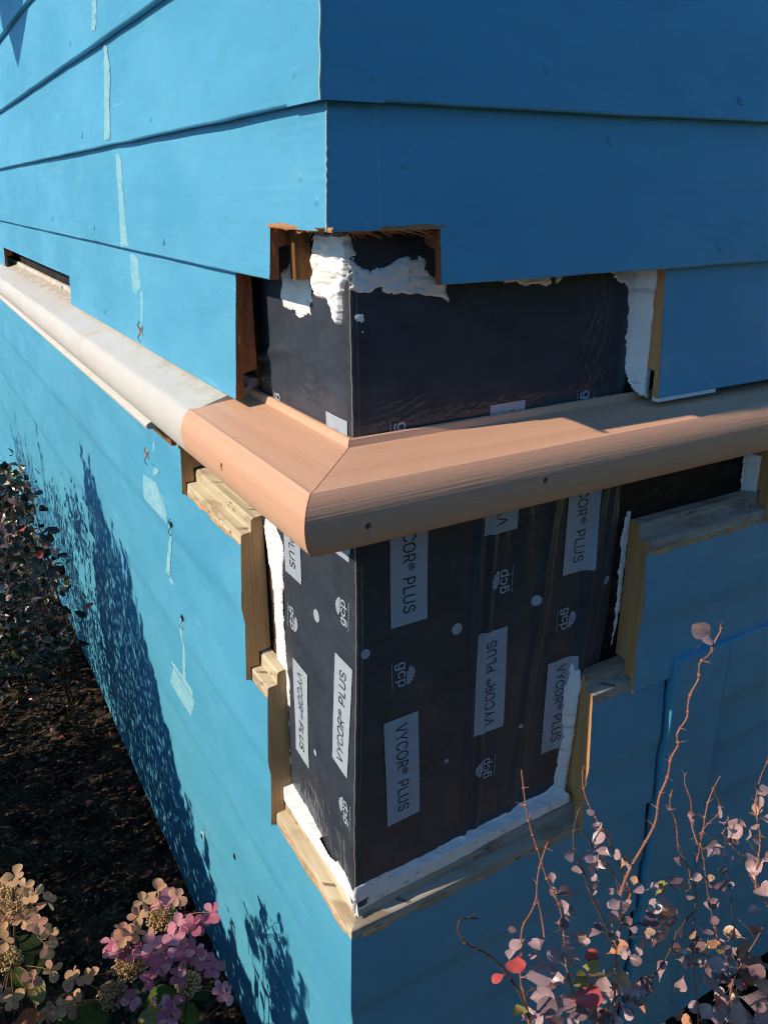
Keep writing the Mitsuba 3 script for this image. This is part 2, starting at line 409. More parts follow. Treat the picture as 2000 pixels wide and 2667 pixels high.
OUT = {'L': (-1, 0, 0), 'R': (0, -1, 0)}
part('building_paper', house, facing(wmesh('L', vv, gf), OUT['L']), 'paper_brown', True, 'dusty brown paper beside the black sheet')
vr = vv.copy(); vr[:, 0] = vr[:, 0] * 1.25
part('building_paper', house, facing(wmesh('R', vr, gf), OUT['R']), 'paper_black', True, 'old black paper at the shaded side')

# thin metal caps over the corners of the upper courses
for i, zb in enumerate(UPPER[1:5]):
    ms = []
    for w, sw in (('L', 0.017), ('R', 0.010)):
        zlo, zhi = (1.4302, zb + 0.139) if i == 0 else (zb - 0.0008, zb + 0.140)
        nzz = 16
        zs = np.linspace(zlo, zhi, nzz)
        d = 0.0447 - 0.0744 * (zs - zb) + 0.0009
        rows = []
        for sv in (0, 1, 2, 3):
            s = (-d, -d + 0.012, np.full(nzz, sw - 0.004), np.full(nzz, sw) + 0.0012 * fbm3(np.stack([zs, 0 * zs, 0 * zs], 1), (40, 1, 1), 2, i))[sv]
            dd = d if sv < 3 else d - 0.0008
            rows.append(np.stack([s, dd, zs], 1))
        v = np.concatenate(rows); n_ = nzz
        f = []
        for a in range(3):
            for j in range(n_ - 1):
                q = a * n_ + j
                f += [[q, q + n_, q + n_ + 1], [q, q + n_ + 1, q + 1]]
        ms.append(facing(wmesh(w, v, np.array(f)), OUT[w]))
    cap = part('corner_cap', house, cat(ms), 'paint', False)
    zs = np.linspace(zlo, zhi, 26)
    d = 0.0447 - 0.0744 * (zs - zb) + 0.0010
    jit = 0.0003 * np.sin(zs * 900)
    part('worn_edge', cap, tube(np.stack([-d + jit, -d - jit, zs], 1), 0.0009, 5), 'chip', True, 'pale chipped edge of the corner cap')

PRIMER = [[(0.6618,1.7031),(0.6337,1.6984),(0.6475,1.6652),(0.6735,1.669)],[(0.6472,1.6506),(0.6334,1.6488),(0.6173,1.6177),(0.6398,1.5301),(0.6753,1.5304),(0.6561,1.6048)],[(0.6529,1.5113),(0.6253,1.5088),(0.6198,1.4692),(0.6154,1.4228),(0.6047,1.387),(0.6484,1.3864),(0.6475,1.438)],[(0.6376,1.3761),(0.5917,1.3747),(0.5841,1.3474),(0.5791,1.3289),(0.5916,1.3267),(0.6136,1.3195),(0.6304,1.321)],[(0.5878,1.325),(0.5714,1.3266),(0.5707,1.2801),(0.5873,1.2779)],[(0.6076,1.0949),(0.5963,1.0728),(0.615,1.0363),(0.6499,1.0237)],[(0.7162,1.008),(0.6273,1.0135),(0.5782,0.9838),(0.5714,0.9623),(0.722,0.9564)],[(0.572,0.9597),(0.5594,0.9642),(0.6056,0.8344),(0.6298,0.8371)],[(0.5692,0.7998),(0.5582,0.8049),(0.5684,0.6711),(0.5874,0.6632)],[(0.655,0.665),(0.5268,0.6726),(0.5696,0.5947),(0.701,0.5907)],[(0.5978,0.3119),(0.5523,0.351),(0.5501,0.3318),(0.5908,0.2975)]]
MARKS = [(0.6528,1.0603),(0.5896,1.269),(0.5502,0.971),(0.5521,0.801),(0.5868,0.3093),(0.3906,0.425)]


def patch(wall, poly, dfun, thick, step=0.003, ragged=0.0, seed=0, edge=0.002, lumps=0.0, lump_scale=(60, 60), holes=0.0):
    """A thin skin laid on a wall over a polygon in (s, z); it dives under the surface round its ragged border."""
    pg = Polygon(poly).buffer(0)
    a, b, c, d = pg.bounds
    a -= 0.004; b -= 0.004; c += 0.004; d += 0.004
    xs = np.linspace(a, c, max(4, int((c - a) / step) + 2)); zs = np.linspace(b, d, max(4, int((d - b) / step) + 2))
    X, Z_ = np.meshgrid(xs, zs)
    x, z = X.ravel(), Z_.ravel()
    pts = shapely.points(x, z)
    sd = shapely.distance(pts, pg.exterior) * np.where(shapely.contains(pg, pts), 1, -1)
    q = np.stack([x, z, 0 * x], 1)
    sd = sd + ragged * (fbm3(q, (110, 110, 1), 4, seed) * 1.4)
    if holes:
        sd = sd - holes * np.clip((fbm3(q, (75, 130, 1), 4, seed + 21) - 0.10) * 9, 0, 1)
    t = np.clip(sd / edge, -1, 1)
    h = thick * np.where(t > 0, 1 - (1 - t) ** 2, t * 0.6)
    if lumps:
        h = h + (t > 0) * np.clip(t, 0, 1) * lumps * (fbm3(q, (*lump_scale, 1), 4, seed + 7) + 0.10 * np.abs(fbm3(q, (300, 90, 1), 2, seed + 8)))
    v = np.stack([x, dfun(x, z) + h, z], 1)
    nx, nz = len(xs), len(zs)
    gi = np.arange(nx * nz).reshape(nz, nx)
    f = np.vstack([np.stack([gi[:-1, :-1].ravel(), gi[:-1, 1:].ravel(), gi[1:, 1:].ravel()], 1), np.stack([gi[:-1, :-1].ravel(), gi[1:, 1:].ravel(), gi[1:, :-1].ravel()], 1)])
    keep = (sd[f] > -edge * 0.9).all(1) & (sd[f] > 0).any(1)
    f = f[keep]
    idx, inv = np.unique(f, return_inverse=True)
    return facing(wmesh(wall, v[idx], inv.reshape(-1, 3)), OUT[wall])


for i, pg in enumerate(PRIMER):
    part('primer_streak', house, patch('L', pg, lambda s, z: front(z), 0.0005, 0.0018, 0.006, i, 0.0015, 0.0003), 'primer', True, 'pale scraped streak on the sunlit boards')
for i, (s, z) in enumerate(MARKS):
    d = float(front(z)[0]) + 0.001
    b = trimesh.creation.box((0.0022, 0.022, 0.014) if i < 2 else (0.0016, 0.007, 0.008)); b.apply_translation((-d, s, z))
    k = part('fixing_plate', house, b, 'metal' if i < 2 else 'dark_speck', label='small stray fixing on the sunlit boards')
    if i < 4:
        part('nail', k, tube([(-d, s - 0.004, z - 0.002), (-d - 0.006, s - 0.012, z + 0.010), (-d - 0.004, s - 0.016, z + 0.016)], 0.0007, 5), 'dark_speck')
        part('nail', k, tube([(-d, s - 0.002, z), (-d - 0.007, s - 0.006, z - 0.010), (-d - 0.003, s - 0.008, z - 0.016)], 0.0007, 5), 'dark_speck')
for w, spots in (('L', [(0.0025,1.545),(0.0102,1.4706),(-0.0218,1.4522)]), ('R', [(-0.0012,1.5402),(0.1694,1.5561),(0.0319,1.481),(0.2566,1.5027)])):
    for s, z in spots + [(s_, zb_ + 0.022 + 0.004 * ((k_ * 7) % 3 - 1)) for k_, s_ in enumerate((0.42, 0.83, 1.24)) for zb_ in UPPER[(1 if s_ < 0.6 else 0):4]]:
        m = trimesh.creation.icosphere(2, 0.0046); m.apply_scale((0.32, 1, 1) if w == 'L' else (1, 0.32, 1))
        m.apply_translation(to_world(w, [[s, float(front(z)[0]) + 0.0004, z]])[0])
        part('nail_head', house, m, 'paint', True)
for w in 'LR':
    for i, (sa, sb) in ((1, (0.242, 0.46) if w == 'L' else (0.378, 0.592)), (2, (0.188, 0.236) if w == 'L' else (0.312, 0.374)), (3, (-0.02, 0.184) if w == 'L' else (-0.02, 0.306))):
        zl = LOWER[i][1] - 0.0131
        tp = [(sa, zl + 0.001)] + [(s_, zl - 0.0015 - 0.006 * meshkit.noise(np.array([s_ * 40, i * 7.0, 1.0]))) for s_ in np.linspace(sa, sb, 24)] + [(sb, zl + 0.001)]
        part('chipped_edge', house, patch(w, tp, lambda s, z, zb=LOWER[i][0]: low_front(z - zb), 0.0007, 0.0012, 0.0022, 60 + i, 0.0011, 0.0002), 'chipped', True, 'chipped paint showing raw wood below the bare edge')
# splintered top of the corner notch, its broken tongues and the primed lower edge of the short board
spl = []
for i in range(46):
    w = 'L' if i % 3 == 0 else 'R'
    s = rng.uniform(-0.03, 0.066)
    ln = rng.uniform(0.008, 0.03)
    d = rng.uniform(0.024, 0.043)
    p = np.array([[s, d, 1.4305], [s + ln * 0.5, d - 0.001, 1.4295 - rng.uniform(0, 0.003)], [s + ln, d - rng.uniform(0, 0.004), 1.4292 - rng.uniform(0, 0.008)]])
    spl.append(tube(to_world(w, p), rng.uniform(0.0004, 0.0010), 4, 0.0002))
part('splinter', house, cat(spl), 'splinter', False, 'splintered wood along the top of the notch', 'stuff')
for w, hi in (('L', 0.080), ('R', 0.070)):
    tp = [(-0.050, 1.4297), (hi, 1.4297), (hi, 1.4328), (hi - 0.02, 1.4340), (0.03, 1.4330), (0.0, 1.4343), (-0.02, 1.4331), (-0.050, 1.4334)]
    part('torn_edge', house, patch(w, tp, lambda s, z: 0.0447 - 0.0744 * (z - 1.384) + 0 * s, 0.0007, 0.0010, 0.0014, 90, 0.0009, 0.0003), 'splinter', True, 'torn raw wood along the top of the notch')
bx = trimesh.creation.box((0.092, 0.009, 0.004)); bx.apply_translation((0.352 + 0.046, -0.0400, 1.2455))
part('primed_edge', house, bx, 'white_strip', label='white primed lower edge of the short shaded board')
bx = trimesh.creation.box((0.02, 0.05, 0.052)); bx.apply_translation((-0.026, 0.0985 - 0.002, 1.405))
blk = CrossSection([[(0.006, 1.384), (0.022, 1.384), (0.022, 1.428), (0.006, 1.428)]]).extrude(0.012)
g_ = blk.to_mesh(); q = np.asarray(g_.vert_properties)[:, :3]
part('packing_block', house, wmesh('L', np.stack([q[:, 2] + 0.066, q[:, 0], q[:, 1]], 1), np.asarray(g_.tri_verts)), 'end_x', label='small brown block inside the notch')

# ---------------------------------------------------------------- the black sheet round the corner


def bulge(z):
    t = np.clip((1.10 - np.asarray(z, float)) / 0.36, 0, 1)
    return 0.0012 + 0.019 * t * t * (3 - 2 * t)


def sheet(wall):
    def d(s, z):
        s = np.asarray(s, float); z = np.asarray(z, float)
        b = bulge(z)
        u = np.maximum(s + b, 0)
        base = 0.0030 + (b - 0.0012) * np.clip(1 - u / 0.30, 0, 1) ** 1.3
        far = np.clip(u / 0.03, 0, 1)
        q = np.stack([s, z, 0 * s], 1)
        low = np.clip((1.2 - z) / 0.05, 0, 1)
        if wall == 'R':
            x1 = 0.145 + 0.05 * (1.0 - z) * -0.6
            x2 = 0.225 + 0.10 * (z - 0.85)
            x3 = 0.315 + 0.05 * (z - 1.0)
            fold = 0.0050 * np.exp(-((s - x1) / 0.0045) ** 2) + 0.0022 * np.exp(-((s - x1 - 0.019) / 0.004) ** 2) + 0.0026 * np.exp(-((s - x2) / 0.007) ** 2) + 0.0060 * np.exp(-((s - x3) / 0.009) ** 2) + 0.003 * np.exp(-((s - x3 - 0.02) / 0.006) ** 2)
            wav = 0.0060 * fbm3(q, (26, 4.5, 1), 3, 2) * np.clip((s - 0.08) / 0.08, 0, 1)
            h = low * (fold * (0.5 + 1.2 * (fbm3(q, (8, 9, 1), 3, 4) + 0.5)) + wav)
            d1 = (s - 0.02) * 0.45 + (z - 0.86)
            h = h + 0.0010 * np.exp(-((d1 - 0.02) / 0.0022) ** 2) * (s > 0.03) * (s < 0.12) + 0.0009 * np.exp(-((d1 + 0.004) / 0.0022) ** 2) * (s > 0.02) * (s < 0.10)
            h = h + 0.0004 * np.exp(-((z - 1.275) / 0.022) ** 2) * np.sin(z * 900 + 40 * fbm3(q, (12, 6, 1), 2, 6)) * np.clip(1 - s / 0.14, 0, 1)
        else:
            h = 0.0030 * np.exp(-((z - 1.333 + 0.2 * s) / 0.006) ** 2) * np.clip((s - 0.09) / 0.08, 0, 1)
            h = h + 0.0018 * fbm3(q, (20, 12, 1), 3, 12)
            wr = np.clip((0.80 - z) / 0.07, 0, 1)
            h = h + wr * 0.0045 * fbm3(q, (60, 24, 1), 3, 9)
            h = h + 0.0003 * np.exp(-((z - 1.295) / 0.03) ** 2) * np.sin((z + 0.3 * s) * 800 + 45 * fbm3(q, (14, 8, 1), 2, 16))
        return base + far * h + 0.0004 * far
    return d


dL, dR = sheet('L'), sheet('R')
Z_EDGE = np.array([0.69, 0.72, 0.83, 0.88, 0.94, 1.055, 1.065, 1.16, 1.20, 1.25, 1.33, 1.36, 1.44])
S_L = np.array([0.205, 0.205, 0.197, 0.187, 0.184, 0.182, 0.45, 0.45, 0.30, 0.214, 0.221, 0.236, 0.24])
S_R = np.array([0.298, 0.299, 0.305, 0.345, 0.352, 0.353, 0.353, 0.350, 0.345, 0.341, 0.342, 0.338, 0.33])


def sheet_mesh(wall, fun, edge):
    zs = np.linspace(0.69, 1.44, 300); us = np.linspace(0, 1, 150)
    z = np.repeat(zs, 150); u = np.tile(us, 300)
    e = np.interp(z, Z_EDGE, edge) + 0.004 * fbm3(np.stack([z, 0 * z, 0 * z], 1), (30, 1, 1), 3, 3)
    b = bulge(z)
    s = -b + u * (e + b)
    d = fun(s, z)
    d = np.where(u == 0, b, np.where(u < 0.02, b * 0.5 + d * 0.5, d))
    gi = np.arange(300 * 150).reshape(300, 150)
    f = np.vstack([np.stack([gi[:-1, :-1].ravel(), gi[:-1, 1:].ravel(), gi[1:, 1:].ravel()], 1), np.stack([gi[:-1, :-1].ravel(), gi[1:, 1:].ravel(), gi[1:, :-1].ravel()], 1)])
    return facing(wmesh(wall, np.stack([s, d, z], 1), f), OUT[wall])


film = thing('weatherproof_sheet', 'black self-adhesive weatherproof sheet wrapped round the bare house corner with printed white labels', 'weatherproofing')
part('face', film, sheet_mesh('L', dL, S_L), 'film', True, 'sunlit grey looking side of the black sheet')
part('face', film, sheet_mesh('R', dR, S_R), 'film', True, 'shaded side of the black sheet with vertical folds')
zs = np.linspace(0.72, 1.40, 90)
b = bulge(zs)
part('creased_edge', film, tube(np.stack([-b + 0.0002 * np.sin(zs * 210), -b - 0.0002 * np.sin(zs * 333), zs], 1), 0.0006, 5), 'crease', True, 'pale crease down the corner of the sheet')


def lay(wall, fun, m, s0, z0, up_s, down, lift, clip=None):
    """Flat artwork (x = reading direction, y = up) laid on the sheet; reading down the wall or up it."""
    v = np.array(m.vertices); x, y, h = v[:, 0], v[:, 1], v[:, 2]
    right = 1.0 if wall == 'R' else -1.0
    if down:
        s, z = s0 + right * y, z0 - x
    else:
        s, z = s0 - right * y, z0 + x
    q = wmesh(wall, np.stack([s, fun(s, z) + lift + h * 0.3, z], 1), m.faces)
    return facing(q, OUT[wall])


def card(x0, x1, y0, y1, step=0.0025):
    nx = max(2, int(abs(x1 - x0) / step) + 1); ny = max(2, int(abs(y1 - y0) / step) + 1)
    X, Y = np.meshgrid(np.linspace(x0, x1, nx), np.linspace(y0, y1, ny))
    gi = np.arange(nx * ny).reshape(ny, nx)
    f = np.vstack([np.stack([gi[:-1, :-1].ravel(), gi[:-1, 1:].ravel(), gi[1:, 1:].ravel()], 1), np.stack([gi[:-1, :-1].ravel(), gi[1:, 1:].ravel(), gi[1:, :-1].ravel()], 1)])
    return trimesh.Trimesh(np.stack([X.ravel(), Y.ravel(), 0 * X.ravel()], 1), f, process=False)


def top_only(m):
    keep = m.face_normals[:, 2] > 0.5
    t = trimesh.Trimesh(m.vertices, m.faces[keep], process=False); t.remove_unreferenced_vertices()
    v = np.array(t.vertices); v[:, 2] = 0
    t.vertices = v
    return t


def lettering(text, length, height, bold=False):
    m = top_only(meshkit.text_mesh(text, 1.0, 0.01, bold))
    lo, hi = m.vertices.min(0), m.vertices.max(0)
    v = np.array(m.vertices); v[:, 0] = (v[:, 0] - lo[0]) / (hi[0] - lo[0]); 
    v[:, 0] *= length; v[:, 1] *= height
    t = trimesh.Trimesh(v, m.faces, process=False)
    va, fa = trimesh.remesh.subdivide_to_size(t.vertices, t.faces, 0.005, max_iter=8)
    return trimesh.Trimesh(va, fa, process=False)


WORD_A, WORD_B, REG = lettering('VYCOR', 0.056, 0.0150), lettering('PLUS', 0.041, 0.0150), lettering('®', 0.0085, 0.0095)


def word():
    b_ = WORD_B.copy(); b_.apply_translation((0.0735, 0, 0))
    r_ = REG.copy(); r_.apply_translation((0.0575, 0.0045, 0))
    return cat([WORD_A, r_, b_])


WORD = word()


def clipped(m, x0, x1):
    c = m.triangles_center[:, 0]
    keep = (c > x0) & (c < x1)
    t = trimesh.Trimesh(m.vertices, m.faces[keep], process=False); t.remove_unreferenced_vertices()
    return t


def printed_label(wall, s_mid, z_start, down, x0=0.0, x1=0.136, hl=0.0226, x_cut=None):
    fun = dL if wall == 'L' else dR
    k = part('printed_label', film, lay(wall, fun, card(x0, x1, -hl, hl), s_mid, z_start, 0, down, 0.0010), 'print', True)
    w = WORD.copy(); w.apply_translation((0.0085, -0.0075, 0))
    w = clipped(w, x0, x1)
    if len(w.faces):
        part('lettering', k, lay(wall, fun, w, s_mid, z_start, 0, down, 0.0016), 'ink', False)


printed_label('R', 0.0590, 1.170, True)
printed_label('R', 0.1690, 0.8570, False)
printed_label('R', 0.2940, 1.1720, True)
printed_label('R', 0.2815, 0.9200, True)
printed_label('R', 0.0455, 0.9240, True)
printed_label('R', 0.1760, 1.1130, False, x1=0.11)
printed_label('R', 0.1770, 1.2573, True, x0=0.0, x1=0.05)
printed_label('L', 0.1365, 0.9260, True)
printed_label('L', 0.0195, 0.8600, False, hl=0.0205)
printed_label('L', 0.1505, 1.1740, True)
printed_label('L', 0.0235, 1.1150, False, hl=0.016)
printed_label('L', 0.0270, 1.2600 - 0.135, False)


def emblem():
    ms = []
    piv = np.array([-0.004, 0.0070])
    a0, a1 = math.radians(118), math.radians(6)
    n = 8
    for i in range(n):
        t = i / (n - 1)
        a = a0 + (a1 - a0) * t
        wdt = math.radians(6.6)
        r1 = 0.0065 + 0.0125 * t ** 1.1
        r0 = 0.0022
        pts = [piv + r0 * np.array([math.cos(a + wdt), math.sin(a + wdt)]), piv + r0 * np.array([math.cos(a - wdt), math.sin(a - wdt)]), piv + r1 * np.array([math.cos(a - wdt), math.sin(a - wdt)]), piv + r1 * 0.96 * np.array([math.cos(a + wdt), math.sin(a + wdt)])]
        ms.append(trimesh.Trimesh(np.array([[*q, 0] for q in pts]), [[0, 1, 2], [0, 2, 3]], process=False))
    return cat(ms)


EMB = emblem()
GCP = lettering('gcp', 0.030, 0.0125, True)
GCP.apply_translation((-0.015, -0.0042, 0))
TAG = cat([card(-0.016 + 0.0022 * i, -0.016 + 0.0022 * i + 0.0016, -0.0122, -0.0112) for i in range(15)])


def logo(wall, s, z, down, flip=1, cut=None):
    """The three letters with the fan above them and a line of tiny print below."""
    fun = dL if wall == 'L' else dR
    pieces = [EMB, GCP, TAG]
    if cut:
        pieces = [clipped(p_, *cut) for p_ in pieces]
    k = part('printed_emblem', film, lay(wall, fun, pieces[0], s, z, 0, down, 0.0010), 'print', False)
    if len(pieces[1].faces): part('lettering', k, lay(wall, fun, pieces[1], s, z, 0, down, 0.0010), 'print', False)
    if len(pieces[2].faces): part('small_print', k, lay(wall, fun, pieces[2], s, z, 0, down, 0.0010), 'print', False)


logo('R', 0.1835, 1.0520, False)
logo('R', 0.2800, 0.9770, True)
logo('R', 0.0475, 0.9762, True)
logo('R', 0.1690, 0.8030, False)
logo('R', 0.0490, 1.2400, True)
logo('R', 0.2830, 1.2420, True)
logo('L', 0.1595, 0.9800, True)
logo('L', 0.0215, 1.0520, False)
logo('L', 0.1680, 1.2400, True)
logo('L', 0.0005, 0.8130, False)
for w, s, z, r in (('R', 0.1204, 1.0101, 0.0070), ('R', 0.2318, 1.0151, 0.0070), ('R', 0.0055, 1.0138, 0.0055), ('R', 0.3420, 1.0140, 0.0060), ('R', 0.1064, 0.841, 0.0030), ('R', 0.2202, 0.8444, 0.0030), ('L', 0.0889, 1.0166, 0.0078), ('L', 0.0915, 0.8306, 0.0040)):
    a = np.arange(20) / 20 * 2 * np.pi
    v = np.vstack([[0, 0, 0], np.stack([r * np.cos(a), r * np.sin(a), 0 * a], 1)])
    m = trimesh.Trimesh(v, [[0, 1 + i, 1 + (i + 1) % 20] for i in range(20)], process=False)
    part('printed_dot', film, lay(w, dL if w == 'L' else dR, m, s, z, 0, True, 0.0006), 'print', False)

# ---------------------------------------------------------------- white sealant smeared over the edges


def ledge_base(fun, tongue=0.0197):
    return lambda s, z: np.where(z < 0.7135, np.maximum(fun(s, z) * 0 + tongue, np.where(z > 0.700, fun(s, np.full_like(z, 0.7135)), 0)), fun(s, z))


SEAL = [
    ('L', [(0.0559, 1.4250), (0.0660, 1.4005), (0.0655, 1.3785), (0.0602, 1.3668), (0.031, 1.3682), (0.0215, 1.3524), (0.0149, 1.3486), (0.0064, 1.3797), (-0.0035, 1.402), (-0.003, 1.4250)], dL, 0.0060, 0.004, 0.0090, 'thick bright white sealant lump over the corner'),
    ('L', [(0.1375, 1.3844), (0.1086, 1.3963), (0.0731, 1.397), (0.0757, 1.3683), (0.0773, 1.3503), (0.1058, 1.347), (0.1399, 1.3483), (0.1498, 1.3577), (0.1457, 1.3719)], dL, 0.0016, 0.008, 0.0016, 'thin sealant smear under the sunlit notch'),
    ('R', [(-0.003, 1.4237), (0.0025, 1.4047), (0.0142, 1.3955), (0.0317, 1.3961), (0.0495, 1.4041), (0.0713, 1.4047), (0.0809, 1.3876), (0.1001, 1.3827), (0.0996, 1.3663), (0.0831, 1.3705), (0.0606, 1.3704), (0.0459, 1.3744), (0.0315, 1.3738), (0.0139, 1.3779), (-0.003, 1.3789)], dR, 0.0030, 0.0065, 0.0040, 'broad sealant smear right of the corner'),
    ('R', [(0.0007, 1.3592), (0.0094, 1.3575), (0.0100, 1.353), (0.003, 1.3545)], dR, 0.0012, 0.003, 0.001, 'small sealant dab'),
    ('R', [(0.003, 1.3475), (0.0118, 1.3445), (0.0125, 1.3405), (0.006, 1.342)], dR, 0.0012, 0.003, 0.001, 'small sealant dab'),
    ('R', [(0.358, 1.3928), (0.358, 1.246), (0.3441, 1.2523), (0.3388, 1.2799), (0.3372, 1.3164), (0.3328, 1.3577), (0.322, 1.3707), (0.2968, 1.3816), (0.3018, 1.3890), (0.352, 1.394)], lambda s, z: dR(s, z) + 0.019 * np.clip((s - 0.340) / 0.012, 0, 1) ** 1.5, 0.0022, 0.006, 0.0022, 'sealant strip beside the short shaded board'),
    ('R', [(0.1147, 1.3843), (0.1667, 1.3869), (0.2397, 1.3800), (0.228, 1.3707), (0.1854, 1.374), (0.1738, 1.3773)], dR, 0.0012, 0.006, 0.0014, 'thin sealant smear under the shaded board'),
    ('L', [(0.236, 1.0678), (0.232, 1.0844), (0.2006, 1.0856), (0.1804, 1.0694), (0.1758, 1.0521), (0.1862, 1.0407), (0.1866, 1.0093), (0.1909, 0.9806), (0.1886, 0.9476), (0.1834, 0.8969), (0.1761, 0.8819), (0.1784, 0.8422), (0.1876, 0.8373), (0.2103, 0.8718), (0.2157, 0.8847), (0.2181, 0.9331), (0.2199, 0.9691), (0.2188, 1.0042), (0.2303, 1.0334)], dL, 0.0030, 0.0045, 0.0034, 'long sealant strip down the sunlit edge of the sheet'),
    ('L', [(0.2095, 0.842), (0.1853, 0.8441), (0.1876, 0.7827), (0.1826, 0.7471), (0.1914, 0.7404), (0.2000, 0.7955)], dL, 0.0022, 0.005, 0.002, 'ragged lower end of the sunlit sealant strip'),
    ('L', [(0.2256, 0.6941), (0.1793, 0.7180), (0.087, 0.7142), (0.047, 0.7083), (0.0086, 0.7190), (-0.0190, 0.7122), (-0.0240, 0.6794), (0.0146, 0.6859), (0.0534, 0.6878), (0.1195, 0.6887), (0.1707, 0.6885)], ledge_base(dL), 0.0030, 0.0045, 0.0030, 'sealant along the sunlit foot of the sheet'),
    ('R', [(-0.0230, 0.7229), (0.0008, 0.7236), (0.0447, 0.7180), (0.1023, 0.7165), (0.1909, 0.7169), (0.300, 0.7185), (0.304, 0.700), (0.1919, 0.6974), (0.1467, 0.6928), (0.1029, 0.6885), (0.063, 0.6884), (0.0223, 0.6868), (-0.0240, 0.6830)], ledge_base(dR), 0.0030, 0.0045, 0.0034, 'sealant along the shaded foot of the sheet'),
    ('R', [(0.3700, 1.0963), (0.376, 1.0953), (0.3762, 0.9607), (0.3686, 0.9134), (0.370, 0.937), (0.3688, 0.9899), (0.3666, 1.0409), (0.3658, 1.0713)], lambda s, z: 0.0018 + 0 * s, 0.0020, 0.004, 0.0015, 'brushed sealant beside the upper stepped board'),
    ('R', [(0.572, 1.135), (0.596, 1.135), (0.596, 1.070), (0.580, 1.066)], lambda s, z: 0.0030 + 0.012 * np.clip((s - 0.582) / 0.01, 0, 1), 0.003, 0.004, 0.002, 'sealant beside the far stepped board'),
    ('R', [(0.2963, 0.9122), (0.3095, 0.8916), (0.3096, 0.82), (0.3099, 0.7676), (0.3091, 0.7094), (0.2903, 0.7024), (0.2558, 0.7123), (0.2858, 0.7245), (0.2885, 0.7586), (0.2924, 0.7999), (0.2886, 0.8576)], dR, 0.0046, 0.004, 0.0036, 'thick sealant bead beside the lower stepped board'),
]
seal = thing('white_sealant', 'white waterproof sealant smeared along the edges of the black sheet', 'sealant')
for i, (w, pg, fun, th, rg, lm, lab) in enumerate(SEAL):
    part('smear', seal, patch(w, pg, fun, th * (0.7 if i == 0 else 0.40), 0.0011, rg * (0.5 if i in (9, 10) else 1.35), 40 + i, 0.0022, lm * (0.6 if i in (0, 13) else 0.36), (60, 190), 0.0045 if i in (1, 2, 6) else 0.0), 'sealant', True, lab)

# ---------------------------------------------------------------- mouldings


def nose(z0=0.0, grow=0.0):
    top = [(0.0016, 1.172), (0.0016, 1.2462), (0.0075, 1.2480), (0.0096, 1.2470), (0.0118, 1.2410), (0.0135, 1.2399), (0.045, 1.2362), (0.0790, 1.2322)]
    arc = []
    for t in np.linspace(0, 1, 13):
        a = math.radians(62 - 152 * t)
        arc.append((0.0740 + 0.0222 * math.cos(a), 1.2045 + 0.0322 * math.sin(a)))
    arc = [(d, z) for d, z in arc if z < 1.2318 or d > 0.08]
    return [(d + grow, z + z0) for d, z in top + arc + [(0.062, 1.1722)]]


def mould(wall, prof, s0, s1, mitre, step=0.012):
    n = len(prof)
    ss = np.unique(np.concatenate([np.linspace(s0, min(s1, s0 + 1.0), int(min(1.0, s1 - s0) / step) + 2), np.linspace(min(s1, s0 + 1.0), s1, 60)]))
    pr = np.array(prof)
    v = []
    for s in ss:
        w = max(0.0, 1 - (s - s0) / 0.15) if mitre else 0.0
        sh = -pr[:, 0] * w + (0.0 if not mitre else 0.0006)
        v.append(np.stack([s + sh, pr[:, 0], pr[:, 1]], 1))
    v = np.concatenate(v); f = []
    for i in range(len(ss) - 1):
        for j in range(n):
            a, b_ = i * n + j, i * n + (j + 1) % n
            f += [[a, a + n, b_ + n], [a, b_ + n, b_]]
    import mapbox_earcut as _e  # noqa: F401
    tri = trimesh.creation.triangulate_polygon(Polygon(prof), engine='earcut')
    pv, pf = np.array(tri[0]), np.array(tri[1])
    o = len(v); v = np.vstack([v, np.stack([np.full(len(pv), s0) - (pv[:, 0] - 0.0006 if mitre else 0), pv[:, 0], pv[:, 1]], 1), np.stack([np.full(len(pv), s1 + (0.0006 if mitre else 0)), pv[:, 0], pv[:, 1]], 1)])
    f = np.vstack([np.array(f), pf + o, pf[:, ::-1] + o + len(pv)])
    return wmesh(wall, v, f)


timber = thing('timber_moulding', 'new unpainted reddish cedar moulding mitred round the house corner', 'moulding')


def drilled(m, holes):
    m = trimesh.Trimesh(m.vertices, m.faces, process=True)
    m.fix_normals()
    a = Manifold(__import__('manifold3d').Mesh(np.asarray(m.vertices, np.float32), np.asarray(m.faces, np.uint32)))
    for x, z in holes:
        c = Manifold.cylinder(0.05, 0.0031, 0.0031, 20).rotate((90, 0, 0)).translate((x, -0.066, z))
        a = a - c
    g_ = a.to_mesh()
    return trimesh.Trimesh(np.asarray(g_.vert_properties)[:, :3], np.asarray(g_.tri_verts), process=False)


def orient(m):
    m = trimesh.Trimesh(m.vertices, m.faces, process=True)
    trimesh.repair.fix_normals(m)
    return m


part('moulding_length', timber, orient(mould('L', nose(), 0.0, 0.236, True)), 'cedar_y', 28, 'short sunlit length left of the mitre')
right = orient(mould('R', nose(), 0.0, 1.6, True))
HOLES = [(-0.0376, 1.1985), (0.1531, 1.2045)]
try:
    dm = drilled(right, HOLES)
    right = dm if len(dm.faces) > 500 else right
except Exception as e:
    print('drill failed', e)
lengthR = part('moulding_length', timber, right, 'cedar_x', 28, 'long length right of the mitre, mostly in shade')
for x, z in HOLES:
    c = trimesh.creation.cylinder(0.0030, 0.02, sections=16); c.apply_transform(trimesh.transformations.rotation_matrix(math.pi / 2, [1, 0, 0])); c.apply_translation((x, -0.076, z))
    part('nail_hole', lengthR, c, 'dark_hole', label='dark drilled nail hole')
sp = tube([(-0.0962, 0.1004, 1.2085), (-0.0966, 0.1009, 1.2050), (-0.0962, 0.1000, 1.2015)], 0.0010, 5, 0.0004)
part('knot_mark', timber, sp, 'dark_hole', label='small dark nick in the wood')

